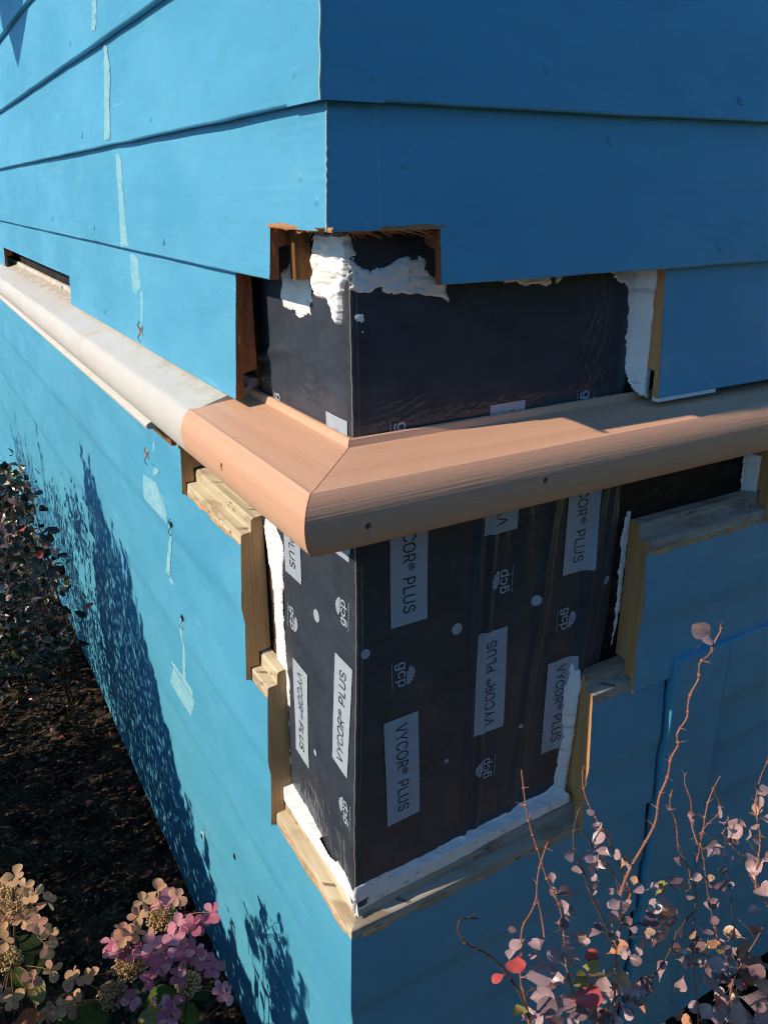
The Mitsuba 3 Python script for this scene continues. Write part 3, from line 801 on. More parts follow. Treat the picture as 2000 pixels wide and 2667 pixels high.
white = thing('white_moulding', 'weathered white painted moulding running along the sunlit wall', 'moulding')
part('moulding_length', white, orient(mould('L', [(d, z + max(0.0, (0.079 - d) / 0.079) * 0.014 * (z > 1.228)) for d, z in nose(-0.0015, -0.0012)], 0.2365, 4.6, False)), 'old_white', 75)
lip = [(0.030, 1.1560), (0.079, 1.1560), (0.0825, 1.1575), (0.0835, 1.1600), (0.0825, 1.1625), (0.079, 1.1645), (0.076, 1.1655), (0.076, 1.1712), (0.030, 1.1712)]
part('lower_bead', white, orient(mould('L', lip, 0.455, 4.6, False, 0.05)), 'old_white', 50, 'thin white bead under the moulding, broken off short')
part('lower_bead', white, orient(mould('L', [(0.030, 1.1500), (0.0775, 1.1500), (0.0775, 1.1557), (0.030, 1.1557)], 0.475, 4.6, False, 0.05)), 'old_white', 28)
part('backing_strip', white, orient(mould('L', [(0.036, 1.128), (0.052, 1.128), (0.052, 1.1690), (0.036, 1.1690)], 0.452, 0.55, False, 0.02)), 'end_x', 28, 'bare brown strip where the bead broke away')
part('backing_strip', white, orient(mould('L', [(0.034, 1.126), (0.045, 1.126), (0.045, 1.169), (0.034, 1.169)], 0.445, 0.470, False, 0.02)), 'ledge_y', 28)

# ---------------------------------------------------------------- blue hatch against the shaded wall
hatch = thing('hatch', 'blue painted wooden hatch with stepped slats against the shaded wall', 'hatch')


def hbox(x0, x1, d0, d1, z0, z1, c=0.002):
    m = Manifold.cube((x1 - x0 - 2 * c, d1 - d0 - 2 * c, z1 - z0 - 2 * c)).translate((x0 + c, -d1 + c, z0 + c))
    m = m.minkowski_sum(Manifold.sphere(c, 8)) if hasattr(m, 'minkowski_sum') else Manifold.cube((x1 - x0, d1 - d0, z1 - z0)).translate((x0, -d1, z0))
    g_ = m.to_mesh()
    return trimesh.Trimesh(np.asarray(g_.vert_properties)[:, :3], np.asarray(g_.tri_verts), process=False)


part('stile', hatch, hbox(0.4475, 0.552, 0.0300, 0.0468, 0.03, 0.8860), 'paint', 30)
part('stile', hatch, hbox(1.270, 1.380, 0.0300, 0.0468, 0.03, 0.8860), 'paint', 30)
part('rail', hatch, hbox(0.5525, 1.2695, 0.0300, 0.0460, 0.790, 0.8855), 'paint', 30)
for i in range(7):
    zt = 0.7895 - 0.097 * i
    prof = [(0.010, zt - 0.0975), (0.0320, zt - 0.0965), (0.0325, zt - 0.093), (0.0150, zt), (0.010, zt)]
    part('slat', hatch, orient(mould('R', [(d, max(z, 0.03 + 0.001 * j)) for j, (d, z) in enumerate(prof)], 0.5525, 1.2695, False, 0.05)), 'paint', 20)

# ---------------------------------------------------------------- ground
ax_f = np.concatenate([-np.geomspace(400, 1.6, 26), np.arange(-1.5, 1.3, 0.02), np.geomspace(1.4, 400, 26)])
ay_f = np.concatenate([-np.geomspace(400, 1.2, 26), np.arange(-1.1, 3.2, 0.02), np.geomspace(3.3, 400, 24)])
X, Y = np.meshgrid(ax_f, ay_f)
x, y = X.ravel(), Y.ravel()
q = np.stack([x, y, 0 * x], 1)
near = np.clip(1.5 - np.maximum(np.abs(x), np.abs(y - 1) - 1.2), 0, 1)
z = near * (0.030 * fbm3(q, (7, 7, 1), 4, 1) + 0.028 * fbm3(q, (26, 26, 1), 3, 2)) - 0.002
gi = np.arange(len(x)).reshape(len(ay_f), len(ax_f))
gf = np.vstack([np.stack([gi[:-1, :-1].ravel(), gi[:-1, 1:].ravel(), gi[1:, 1:].ravel()], 1), np.stack([gi[:-1, :-1].ravel(), gi[1:, 1:].ravel(), gi[1:, :-1].ravel()], 1)])
gk = thing('ground', 'dark bare garden soil at the foot of the house', 'ground', kind='structure')
scene[gk] = mikit.ply(trimesh.Trimesh(np.stack([x, y, z], 1), gf, process=False), 'soil', True)

# ---------------------------------------------------------------- leaves and plants


def leaf(c, length, axis, normal, width=0.62, cup=0.12, obovate=0.35, rows=6, cols=5, petiole=0.0, twist=0.0, curl=0.1):
    a = np.asarray(axis, float); a /= np.linalg.norm(a)
    n = np.asarray(normal, float); n = n - a * (n @ a); n /= max(np.linalg.norm(n), 1e-9)
    b = np.cross(n, a)
    t = 0.5 - 0.5 * np.cos(np.pi * np.linspace(0.0, 1, rows))
    prof = np.sqrt(np.clip(1 - (2 * t ** (1 + obovate) - 1) ** 2, 0, 1)) * (0.35 + 0.65 * np.clip(t * 2.2, 0, 1)) 
    prof[0], prof[-1] = 0.03, 0.10
    v = []
    for ti, w in zip(t, prof):
        for k in np.linspace(-1, 1, cols):
            v.append(np.asarray(c) + a * length * (ti - 0.5) + b * length * width * 0.5 * w * k + n * length * (cup * w * k * k - curl * (ti - 0.4) ** 2 * 2 + twist * k * w * (ti - 0.5)))
    f = []
    for i in range(rows - 1):
        for j in range(cols - 1):
            q_ = i * cols + j
            f += [[q_, q_ + 1, q_ + cols + 1], [q_, q_ + cols + 1, q_ + cols]]
    m = trimesh.Trimesh(np.array(v), np.array(f), process=False)
    if petiole > 0:
        p0 = np.asarray(c) - a * length * (0.5 + petiole) - n * length * 0.03
        m = cat([m, tube([p0, np.asarray(c) - a * length * 0.45], length * 0.028, 4)])
    return m


def thorny(points, r, spacing=0.022, thorn=0.010, seed=0):
    rr = np.random.default_rng(seed)
    p = spline(points, max(8, int(len(points) * 4)))
    p = p + 0.0006 * fbm3(p, 90, 2, seed)[:, None] * np.array([1, 0.5, 0.2])
    ms = [tube(p, r * 0.55, 6, r * 1.05)]
    L_ = np.concatenate([[0], np.cumsum(np.linalg.norm(np.diff(p, axis=0), axis=1))])
    for u in np.arange(0.004, L_[-1], spacing * 0.8):
        i = min(np.searchsorted(L_, u), len(p) - 1)
        s = rr.normal(size=3); s[2] = abs(s[2]) * 0.5; s /= np.linalg.norm(s)
        ms.append(trimesh.creation.icosphere(1, r * rr.uniform(1.1, 1.5)).apply_translation(p[i]))
        for k in range(rr.integers(1, 3)):
            q_ = s + 0.5 * rr.normal(size=3); q_ /= np.linalg.norm(q_)
            ms.append(tube([p[i], p[i] + q_ * thorn * rr.uniform(0.6, 1.2)], r * 0.42, 4, 0.0001))
    return cat(ms)


def toward_eye(c):
    e = EYE - np.asarray(c); return e / np.linalg.norm(e)


STEMS = [(1.5,[(0.3006,-0.2,1.0586),(0.301,-0.2012,1.0525),(0.2925,-0.2024,1.0415),(0.2866,-0.2035,1.0302),(0.2719,-0.2047,1.0254),(0.2722,-0.2059,1.0091),(0.2646,-0.2071,0.999),(0.26,-0.2082,0.9769),(0.2593,-0.2094,0.9698),(0.2461,-0.2106,0.953),(0.2488,-0.2118,0.9408),(0.2417,-0.2129,0.9343),(0.2372,-0.2141,0.91),(0.2271,-0.2153,0.8878),(0.2258,-0.2165,0.8606),(0.2132,-0.2176,0.8384),(0.1917,-0.2188,0.8088),(0.1834,-0.22,0.7848)]),(1.9,[(0.2237,-0.2,0.7466),(0.2083,-0.205,0.7206),(0.2001,-0.21,0.6873),(0.1973,-0.215,0.6597),(0.2004,-0.22,0.5882)]),(1.4,[(0.0913,-0.16,0.9391),(0.0911,-0.166,0.9173),(0.0963,-0.172,0.8787),(0.1062,-0.178,0.8418),(0.1112,-0.184,0.8173),(0.1223,-0.19,0.7891),(0.1279,-0.196,0.7632),(0.1279,-0.202,0.7371),(0.1287,-0.208,0.7043),(0.1351,-0.214,0.6732),(0.1417,-0.22,0.6284)]),(1.2,[(0.1146,-0.18,0.8554),(0.1047,-0.1844,0.8427),(0.0963,-0.1889,0.8185),(0.0925,-0.1933,0.8027),(0.0816,-0.1978,0.7937),(0.0704,-0.2022,0.7906),(0.0659,-0.2067,0.7672),(0.0632,-0.2111,0.7367),(0.0707,-0.2156,0.693),(0.0713,-0.22,0.6725)]),(1.2,[(0.1852,-0.15,0.8985),(0.1832,-0.1583,0.8662),(0.1924,-0.1667,0.8408),(0.2058,-0.175,0.8129),(0.2127,-0.1833,0.7906),(0.2224,-0.1917,0.7606),(0.2237,-0.2,0.7466)]),(1.2,[(0.1446,-0.19,0.894),(0.1339,-0.1943,0.8684),(0.1352,-0.1986,0.8449),(0.1433,-0.2029,0.8228),(0.1506,-0.2071,0.7981),(0.165,-0.2114,0.763),(0.1802,-0.2157,0.7262),(0.1857,-0.22,0.7092)]),(0.9,[(0.1655,-0.17,0.8448),(0.1754,-0.1775,0.824),(0.1886,-0.185,0.8012),(0.2023,-0.1925,0.7777),(0.2032,-0.2,0.7605)]),(1.0,[(0.3277,-0.17,0.8455),(0.3162,-0.178,0.8401),(0.3182,-0.186,0.8248),(0.3192,-0.194,0.7892),(0.3163,-0.202,0.7821),(0.3165,-0.21,0.7676)]),(1.0,[(0.2665,-0.2,0.8691),(0.2646,-0.202,0.8494),(0.2743,-0.204,0.8268),(0.2879,-0.206,0.7755),(0.3034,-0.208,0.7513),(0.3075,-0.21,0.7357)]),(1.3,[(0.3601,-0.19,0.8404),(0.3438,-0.194,0.8283),(0.3331,-0.198,0.8156),(0.3281,-0.202,0.7915),(0.3213,-0.206,0.7589),(0.3163,-0.21,0.7342),(0.3192,-0.214,0.6954),(0.3162,-0.218,0.6687),(0.3167,-0.222,0.633),(0.3258,-0.226,0.5806),(0.344,-0.23,0.5015)]),(1.1,[(0.3991,-0.16,0.7791),(0.4055,-0.1644,0.7414),(0.375,-0.1689,0.7365),(0.3784,-0.1733,0.7028),(0.3922,-0.1778,0.6459),(0.4028,-0.1822,0.6059),(0.4236,-0.1867,0.5477),(0.4433,-0.1911,0.5067),(0.4699,-0.1956,0.42),(0.4808,-0.2,0.3665)]),(1.2,[(0.3743,-0.2,0.7835),(0.3586,-0.2057,0.7741),(0.3797,-0.2114,0.7439),(0.4037,-0.2171,0.705),(0.4194,-0.2229,0.6724),(0.4446,-0.2286,0.6337),(0.4894,-0.2343,0.5607),(0.5406,-0.24,0.3785)]),(0.9,[(0.4058,-0.18,0.7212),(0.4065,-0.188,0.6814),(0.4163,-0.196,0.6359),(0.4181,-0.204,0.6006),(0.4186,-0.212,0.5798),(0.4261,-0.22,0.529)]),(1.2,[(-0.0006,-0.22,0.8561),(-0.0247,-0.2238,0.8612),(-0.0203,-0.2275,0.8475),(-0.0066,-0.2313,0.8332),(0.0099,-0.235,0.8143),(0.0199,-0.2387,0.7965),(0.0303,-0.2425,0.7753),(0.0387,-0.2462,0.7522),(0.0451,-0.25,0.726)]),(1.4,[(0.3434,-0.2,0.6559),(0.3258,-0.2029,0.6551),(0.3041,-0.2057,0.6406),(0.2942,-0.2086,0.6193),(0.269,-0.2114,0.6075),(0.2473,-0.2143,0.5975),(0.2075,-0.2171,0.6035),(0.1986,-0.22,0.5894)]),(1.0,[(0.4391,-0.2,0.8635),(0.4155,-0.2083,0.8523),(0.3929,-0.2167,0.8414),(0.3874,-0.225,0.7971),(0.3859,-0.2333,0.7805),(0.3783,-0.2417,0.7547),(0.3914,-0.25,0.6992)]),(0.9,[(0.1064,-0.18,0.7856),(0.1066,-0.19,0.7636),(0.1018,-0.2,0.7534)]),(1.4,[(0.4987,-0.2,0.5435),(0.4606,-0.2075,0.5209),(0.4296,-0.215,0.5065),(0.4122,-0.2225,0.4883),(0.4162,-0.23,0.4466)]),(1.0,[(0.235,-0.21,0.7072),(0.2051,-0.215,0.7261),(0.1902,-0.22,0.7425)]),(0.9,[(0.3158,-0.2,0.611),(0.3398,-0.2067,0.5965),(0.3935,-0.2133,0.5531),(0.4151,-0.22,0.5248)]),(0.8,[(0.2739,-0.2,0.5886),(0.2335,-0.21,0.6084),(0.1985,-0.22,0.6259)])]
LEAVES = [(0.1816,-0.1703,0.8541,0.01,'p',-0.69,-0.46,0.56),(0.1873,-0.1755,0.8376,0.0127,'p',-0.74,-0.42,0.53),(0.1838,-0.1806,0.8267,0.0153,'p',0.75,-0.24,0.62),(0.1883,-0.1807,0.8133,0.0154,'p',0.99,0.09,0.11),(0.2132,-0.1706,0.8124,0.0131,'p',0.87,0.32,-0.38),(0.1261,-0.1992,0.8486,0.0132,'p',-0.92,-0.06,0.38),(0.149,-0.2011,0.8361,0.0147,'p',1.0,-0.08,-0.05),(0.1845,-0.1806,0.7966,0.0169,'p',-0.29,0.4,-0.87),(0.1585,-0.1995,0.8163,0.0163,'p',0.9,0.2,-0.39),(0.2041,-0.1903,0.8037,0.013,'p',-0.51,-0.53,0.68),(0.185,-0.2225,0.8242,0.0125,'p',-0.61,-0.25,0.75),(0.2682,-0.2011,0.8437,0.0144,'p',-0.85,0.0,0.53),(0.3993,-0.171,0.7589,0.0182,'p',-0.38,-0.64,0.67),(0.3735,-0.2089,0.7772,0.0233,'p',0.57,-0.76,-0.31),(0.3696,-0.214,0.774,0.0203,'p',0.23,-0.47,0.85),(0.3955,-0.1729,0.7039,0.0202,'p',0.93,-0.04,-0.38),(0.3966,-0.1909,0.684,0.0141,'d',-0.79,-0.14,0.59),(0.3923,-0.1971,0.6684,0.0204,'d',-0.79,-0.16,0.6),(0.3214,-0.2077,0.7217,0.0204,'d',0.71,0.53,-0.46),(0.3824,-0.1793,0.6661,0.0189,'d',-0.7,-0.29,0.65),(0.2859,-0.2093,0.7386,0.017,'d',-0.99,0.03,0.13),(0.264,-0.2066,0.7401,0.0168,'y',0.97,-0.16,-0.16),(0.2288,-0.1957,0.7414,0.0248,'p',0.57,0.35,-0.75),(0.1717,-0.2242,0.7827,0.014,'p',-0.93,-0.33,-0.17),(0.1915,-0.2114,0.7408,0.0174,'p',-0.62,-0.24,0.75),(0.1363,-0.1887,0.786,0.0178,'d',0.97,0.09,-0.21),(0.1263,-0.2005,0.7812,0.0151,'p',0.04,-0.63,0.77),(0.2695,-0.2094,0.7183,0.0256,'p',-0.66,-0.08,0.74),(0.297,-0.1995,0.6811,0.0237,'p',-0.68,0.1,0.73),(0.246,-0.2145,0.7283,0.0167,'p',0.45,-0.19,0.87),(0.1668,-0.2058,0.7682,0.0104,'p',0.63,0.35,-0.7),(0.1554,-0.2102,0.7927,0.0076,'p',0.29,-0.5,0.82),(0.1581,-0.2153,0.7417,0.0157,'p',-0.99,-0.07,0.1),(0.1803,-0.2147,0.7221,0.0135,'p',-0.55,0.0,0.83),(0.1177,-0.2047,0.7602,0.0229,'t',-0.66,-0.37,0.65),(0.1495,-0.2018,0.7243,0.0186,'p',0.86,0.01,-0.51),(0.0627,-0.2039,0.7705,0.0148,'p',-0.86,0.5,0.09),(0.0774,-0.21,0.7693,0.0124,'p',0.87,-0.37,-0.32),(0.0877,-0.2097,0.7431,0.0127,'p',0.87,-0.05,-0.49),(0.0532,-0.215,0.7613,0.0226,'r',-0.61,-0.31,0.73),(0.0127,-0.2375,0.7931,0.0116,'r',-0.89,0.15,-0.43),(0.1633,-0.2117,0.7021,0.0157,'r',-0.82,0.0,0.57),(0.1581,-0.2151,0.6935,0.0163,'y',0.98,-0.2,-0.1),(0.1124,-0.2078,0.729,0.0182,'p',-0.79,-0.1,0.61),(0.1309,-0.2063,0.725,0.0184,'p',-0.96,0.0,0.29),(0.152,-0.2027,0.6934,0.0191,'p',0.77,0.13,-0.63),(0.0793,-0.2189,0.7349,0.0253,'p',0.88,-0.42,0.22),(0.1207,-0.2073,0.6903,0.0161,'p',-0.94,0.27,-0.21),(0.1684,-0.2218,0.6789,0.0303,'t',-0.71,-0.15,0.69),(0.2097,-0.2167,0.6376,0.0261,'t',0.94,-0.03,-0.34),(0.1484,-0.2229,0.6636,0.0271,'r',0.84,-0.53,0.12),(0.1454,-0.2133,0.6781,0.0192,'y',0.97,-0.06,-0.23),(0.083,-0.2223,0.7043,0.0234,'p',0.82,-0.45,0.36),(0.0598,-0.2512,0.7355,0.0235,'d',0.99,-0.15,-0.02),(0.1667,-0.2181,0.6221,0.0288,'d',0.91,0.04,-0.42),(0.0288,-0.252,0.7573,0.0143,'y',-0.67,-0.29,0.68),(0.1181,-0.2196,0.6782,0.0162,'p',-0.74,-0.16,0.65),(0.1086,-0.2212,0.6741,0.0188,'p',-0.78,-0.11,0.61),(0.1573,-0.2216,0.6228,0.0143,'p',0.94,-0.09,-0.34),(0.0706,-0.2487,0.7109,0.0152,'r',0.86,0.05,-0.51),(0.2815,-0.209,0.6702,0.0236,'o',-0.67,-0.1,0.73),(0.3195,-0.2019,0.6379,0.0185,'p',0.64,0.24,-0.73),(0.2739,-0.2104,0.6662,0.0177,'p',-0.71,-0.11,0.69),(0.2442,-0.2136,0.7055,0.0198,'d',0.92,-0.36,-0.17),(0.2384,-0.2118,0.6725,0.0144,'p',0.27,-0.01,-0.96),(0.2064,-0.2162,0.6868,0.0112,'p',0.72,-0.61,0.32),(0.2262,-0.2115,0.692,0.0141,'p',0.34,0.06,-0.94),(0.3946,-0.1857,0.5783,0.0233,'p',-0.92,-0.03,0.38),(0.3141,-0.2271,0.643,0.0213,'d',-0.3,-0.67,0.67),(0.3631,-0.2097,0.5821,0.0195,'p',-0.82,0.0,0.57),(0.4282,-0.1928,0.529,0.0174,'y',-0.71,-0.31,0.63),(0.4482,-0.2101,0.5751,0.0374,'d',-0.66,-0.13,0.74),(0.4386,-0.2154,0.5442,0.0395,'d',-0.67,-0.24,0.71),(0.4533,-0.215,0.5106,0.0423,'d',0.54,-0.58,-0.61),(0.4892,-0.2132,0.4941,0.0362,'d',0.72,-0.14,-0.68),(0.3671,-0.2243,0.5418,0.0365,'p',0.8,0.04,-0.59),(0.4485,-0.199,0.4577,0.04,'y',-0.66,-0.2,0.72),(0.4627,-0.2018,0.4357,0.0222,'p',-0.39,-0.34,0.86),(0.4779,-0.2139,0.4671,0.0292,'p',0.69,-0.01,-0.73),(0.5227,-0.1988,0.3848,0.0429,'p',0.87,-0.04,-0.49),(0.4125,-0.2289,0.4687,0.0389,'p',-0.31,-0.25,0.92),(0.3442,-0.237,0.5242,0.0199,'p',0.16,-0.5,0.85),(0.3935,-0.227,0.4755,0.0245,'p',-0.85,0.01,0.53),(0.3851,-0.2196,0.8352,0.0141,'p',-0.79,-0.1,0.6),(0.4075,-0.2158,0.8169,0.0174,'p',0.88,0.21,-0.42),(0.3917,-0.2229,0.8129,0.0143,'p',-0.09,0.0,1.0),(0.3925,-0.2343,0.7991,0.0115,'p',0.5,-0.66,0.56),(0.3527,-0.2414,0.7999,0.014,'p',-0.81,-0.18,0.56),(0.3788,-0.2353,0.7764,0.0145,'p',-0.91,0.01,0.42),(0.3535,-0.2454,0.7896,0.0112,'p',-0.77,-0.21,0.6),(0.3911,-0.2316,0.7766,0.0117,'p',0.77,0.26,-0.58),(0.357,-0.2476,0.7705,0.0171,'p',-0.78,-0.22,0.58),(0.3778,-0.2406,0.7449,0.0206,'p',-0.51,0.51,-0.69),(0.3724,-0.2457,0.7398,0.0117,'p',-0.88,-0.07,0.48),(0.3993,-0.2396,0.7379,0.012,'p',0.88,0.14,-0.45),(0.3769,-0.2553,0.7213,0.0237,'p',-0.62,-0.3,0.73),(0.263,-0.2079,1.0661,0.0216,'p',-0.84,-0.15,0.52),(0.2855,-0.2001,1.0453,0.0141,'p',-0.85,0.28,0.45),(0.268,-0.2056,1.0452,0.0069,'d',-0.85,-0.1,0.51),(0.1293,-0.2161,0.6544,0.0221,'p',-0.92,0.09,0.37),(0.1398,-0.2204,0.6429,0.0196,'d',0.62,0.0,0.78),(0.0848,-0.2106,0.7019,0.0157,'p',0.8,0.12,-0.58),(0.1018,-0.2144,0.7218,0.0156,'p',-0.82,-0.19,0.54),(0.1015,-0.2111,0.6947,0.0186,'d',-0.95,0.02,0.3),(0.126,-0.2124,0.6925,0.0161,'p',-0.83,-0.19,0.53),(0.1416,-0.2039,0.698,0.0135,'d',0.77,0.2,-0.61),(0.1825,-0.2135,0.629,0.0173,'p',-0.93,0.23,0.29),(0.1879,-0.2177,0.6041,0.0177,'d',-0.86,0.12,0.49),(0.2327,-0.2155,0.5982,0.0211,'p',-0.86,0.0,0.52),(0.207,-0.2234,0.6077,0.0148,'p',-0.55,-0.67,0.5),(0.2517,-0.2168,0.5735,0.0155,'o',0.49,-0.06,-0.87),(0.3039,-0.2093,0.6193,0.0123,'d',0.79,-0.16,-0.59),(0.2994,-0.228,0.6231,0.0122,'p',-0.79,-0.15,0.59),(0.2409,-0.2163,0.6883,0.0171,'p',0.28,-0.3,-0.91),(0.269,-0.2072,0.6562,0.0148,'d',-0.76,-0.0,0.66),(0.2891,-0.2098,0.6794,0.0177,'d',-0.63,-0.13,0.77),(0.2832,-0.2047,0.6874,0.0176,'o',-0.67,-0.02,0.74),(0.2628,-0.2131,0.6944,0.0144,'p',0.9,-0.1,-0.42),(0.3254,-0.2288,0.6113,0.0156,'d',0.53,-0.62,0.58),(0.3809,-0.2145,0.5513,0.02,'d',-0.62,-0.21,-0.76),(0.436,-0.2212,0.4979,0.0176,'r',0.88,-0.35,-0.33),(0.4523,-0.2415,0.5061,0.0316,'d',-0.86,-0.06,0.5),(0.4876,-0.2354,0.4175,0.0375,'p',-0.94,0.08,0.33),(0.5176,-0.1959,0.3467,0.0358,'d',0.82,0.08,-0.57),(0.3931,-0.2212,0.4919,0.0173,'r',-0.91,0.1,0.41),(0.0469,-0.2476,0.7288,0.0173,'p',0.64,0.27,-0.72),(0.0573,-0.2484,0.7169,0.0176,'d',0.8,0.1,-0.59),(0.1165,-0.2158,0.6408,0.0167,'d',-0.95,0.13,0.27),(0.1389,-0.2186,0.6255,0.017,'p',-0.67,0.33,-0.67),(0.1796,-0.2232,0.603,0.0176,'d',-0.81,-0.14,0.57),(0.1959,-0.2259,0.6016,0.0148,'p',-0.41,-0.55,0.72)]
LEAFWORD = {'r': 'bright red leaf', 'y': 'yellowish green leaf', 'd': 'dark purple leaf', 't': 'tan leaf', 'o': 'orange brown leaf'}
barb = thing('barberry', 'thorny barberry bush with pink and purple leaves before the shaded wall', 'bush')
for i, (r, pts) in enumerate(STEMS):
    pts = [tuple(q_) for q_ in pts]
    if pts[-1][2] < 0.66:
        e = np.array(pts[-1])
        foot = np.array([0.24 + 0.25 * (e[0] - 0.2), -0.17 - 0.02 * (i % 4), 0.0])
        pts = pts + [tuple(e + (foot - e) * 0.5 + np.array([0, 0, -0.04])), tuple(foot)]
    part('stem', barb, thorny(pts, r / 1000, 0.024, 0.0085, i), 'stem_red' if i not in (5, 6, 12, 13, 14, 18, 19) else 'stem_dark', 40)
lr = np.random.default_rng(21)
for (x, y, z, ln, c, a, b_, d_) in LEAVES:
    c3 = np.array([x, y, z])
    ax_ = np.array([a, b_, d_]) + 0.25 * lr.normal(size=3)
    n = 0.7 * toward_eye(c3) + 0.85 * SUN + 0.34 * lr.normal(size=3)
    k = part('leaf', barb, leaf(c3, ln * 1.15, ax_, n, lr.uniform(0.68, 0.88), lr.uniform(0.02, 0.22), lr.uniform(0.25, 0.6), rows=9, cols=7, petiole=0.12, twist=lr.normal() * 0.1, curl=lr.uniform(0, 0.2)), 'leaf_' + c, True)
    if c in LEAFWORD: labels[k] = {'label': LEAFWORD[c]}
# small leaves in tufts along the lower stems, and the mass low in the bush
for i in range(170):
    r, pts = STEMS[lr.integers(0, len(STEMS))]
    p = np.array(pts[lr.integers(len(pts) // 3, len(pts))])
    if p[2] > 0.80 or (p[0] < 0.12 and lr.random() < 0.6):
        continue
    c3 = p + lr.normal(size=3) * np.array([0.012, 0.010, 0.012])
    part('leaf', barb, leaf(c3, lr.uniform(0.009, 0.016), c3 - p + np.array([0, 0, 0.004]), 0.6 * toward_eye(c3) + 0.85 * SUN + 0.4 * lr.normal(size=3), lr.uniform(0.65, 0.9), 0.12, 0.4, rows=7, cols=5, petiole=0.15, curl=0.1), 'leaf_' + 'ppppddtp'[lr.integers(0, 8)], True)
for i in range(90):
    c3 = np.array([lr.uniform(0.06, 0.50), lr.uniform(-0.27, -0.14), lr.uniform(0.30, 0.62)])
    part('leaf', barb, leaf(c3, lr.uniform(0.014, 0.026), lr.normal(size=3), 0.6 * toward_eye(c3) + 0.8 * SUN + 0.4 * lr.normal(size=3), 0.75, 0.1, 0.4, rows=7, cols=5, petiole=0.15), 'leaf_' + 'ppdddtop'[lr.integers(0, 8)], True)

FLOWERS = [(-0.3572,0.3683,0.5688,'t'),(-0.3481,0.3392,0.5695,'t'),(-0.3395,0.3355,0.5532,'t'),(-0.3548,0.3525,0.5345,'t'),(-0.3237,0.3329,0.5359,'t'),(-0.3781,0.3372,0.5285,'t'),(-0.3589,0.3103,0.5438,'t'),(-0.3434,0.2831,0.5519,'m'),(-0.3308,0.3052,0.5048,'t'),(-0.363,0.3545,0.5189,'t'),(-0.3495,0.3213,0.5333,'t'),(-0.3382,0.283,0.4654,'t'),(-0.3624,0.2787,0.4695,'m'),(-0.3896,0.2624,0.4599,'t'),(-0.3509,0.2477,0.4309,'t'),(-0.341,0.2437,0.4375,'t'),(-0.3749,0.3815,0.5467,'t'),(-0.3851,0.305,0.5256,'t'),(-0.4027,0.2896,0.4521,'t'),(-0.364,0.255,0.4256,'t'),(-0.3362,0.2768,0.5116,'t'),(-0.2178,0.2728,0.506,'t'),(-0.2257,0.2534,0.4982,'m'),(-0.1839,0.2831,0.5062,'p'),(-0.1703,0.2733,0.5165,'p'),(-0.1637,0.2533,0.5315,'m'),(-0.2077,0.2736,0.528,'t'),(-0.1748,0.2275,0.5086,'p'),(-0.1573,0.209,0.5168,'d'),(-0.1478,0.2051,0.5179,'d'),(-0.1855,0.2082,0.5114,'p'),(-0.2054,0.2567,0.4744,'t'),(-0.2575,0.2735,0.4795,'p'),(-0.261,0.2501,0.4855,'p'),(-0.2229,0.249,0.4695,'d'),(-0.1907,0.2357,0.4667,'p'),(-0.2056,0.1978,0.4866,'d'),(-0.1597,0.1978,0.4842,'d'),(-0.1495,0.1873,0.4688,'d'),(-0.223,0.2284,0.4329,'d'),(-0.1878,0.2023,0.4449,'d'),(-0.2508,0.2224,0.4134,'p'),(-0.2065,0.1959,0.4053,'p'),(-0.2163,0.2211,0.386,'p'),(-0.1354,0.1875,0.4039,'p'),(-0.2931,0.2589,0.45,'t'),(-0.3148,0.2675,0.4545,'t'),(-0.3167,0.2899,0.3834,'t'),(-0.2418,0.2478,0.5047,'m'),(-0.2147,0.2274,0.4809,'p'),(-0.1719,0.2054,0.4665,'d'),(-0.3269,0.2688,0.3962,'m'),(-0.214,0.2028,0.3755,'p'),(-0.2414,0.2633,0.4946,'m'),(-0.1766,0.2122,0.505,'p')]
FLORETS = [(-0.2385,0.264,0.431,0.0241),(-0.1815,0.2939,0.4593,0.022),(-0.1715,0.2218,0.3954,0.0178),(-0.2696,0.2554,0.4004,0.0209),(-0.3697,0.357,0.5244,0.0293),(-0.3869,0.3271,0.4645,0.0178),(-0.3733,0.3768,0.5361,0.0147)]
HLEAVES = [(-0.3112,0.2497,0.3899,0.0703,'g',10),(-0.356,0.3661,0.3984,0.0512,'k',60),(-0.3812,0.3353,0.408,0.0554,'g',120),(-0.3607,0.2933,0.4234,0.0426,'y',80),(-0.2096,0.2599,0.3498,0.0554,'g',30),(-0.3804,0.2483,0.4358,0.0426,'o',20),(-0.2281,0.2108,0.3817,0.0426,'y',200),(-0.1513,0.2456,0.3372,0.0341,'k',170),(-0.1787,0.2336,0.3309,0.0469,'g',340),(-0.3575,0.3632,0.4447,0.0426,'k',340),(-0.2852,0.2571,0.3573,0.0512,'k',180)]
hyd = thing('hydrangea', 'hydrangea with fading tan and dusty pink flower heads beside the sunlit wall', 'flowering plant')
hr = np.random.default_rng(8)
heads = []
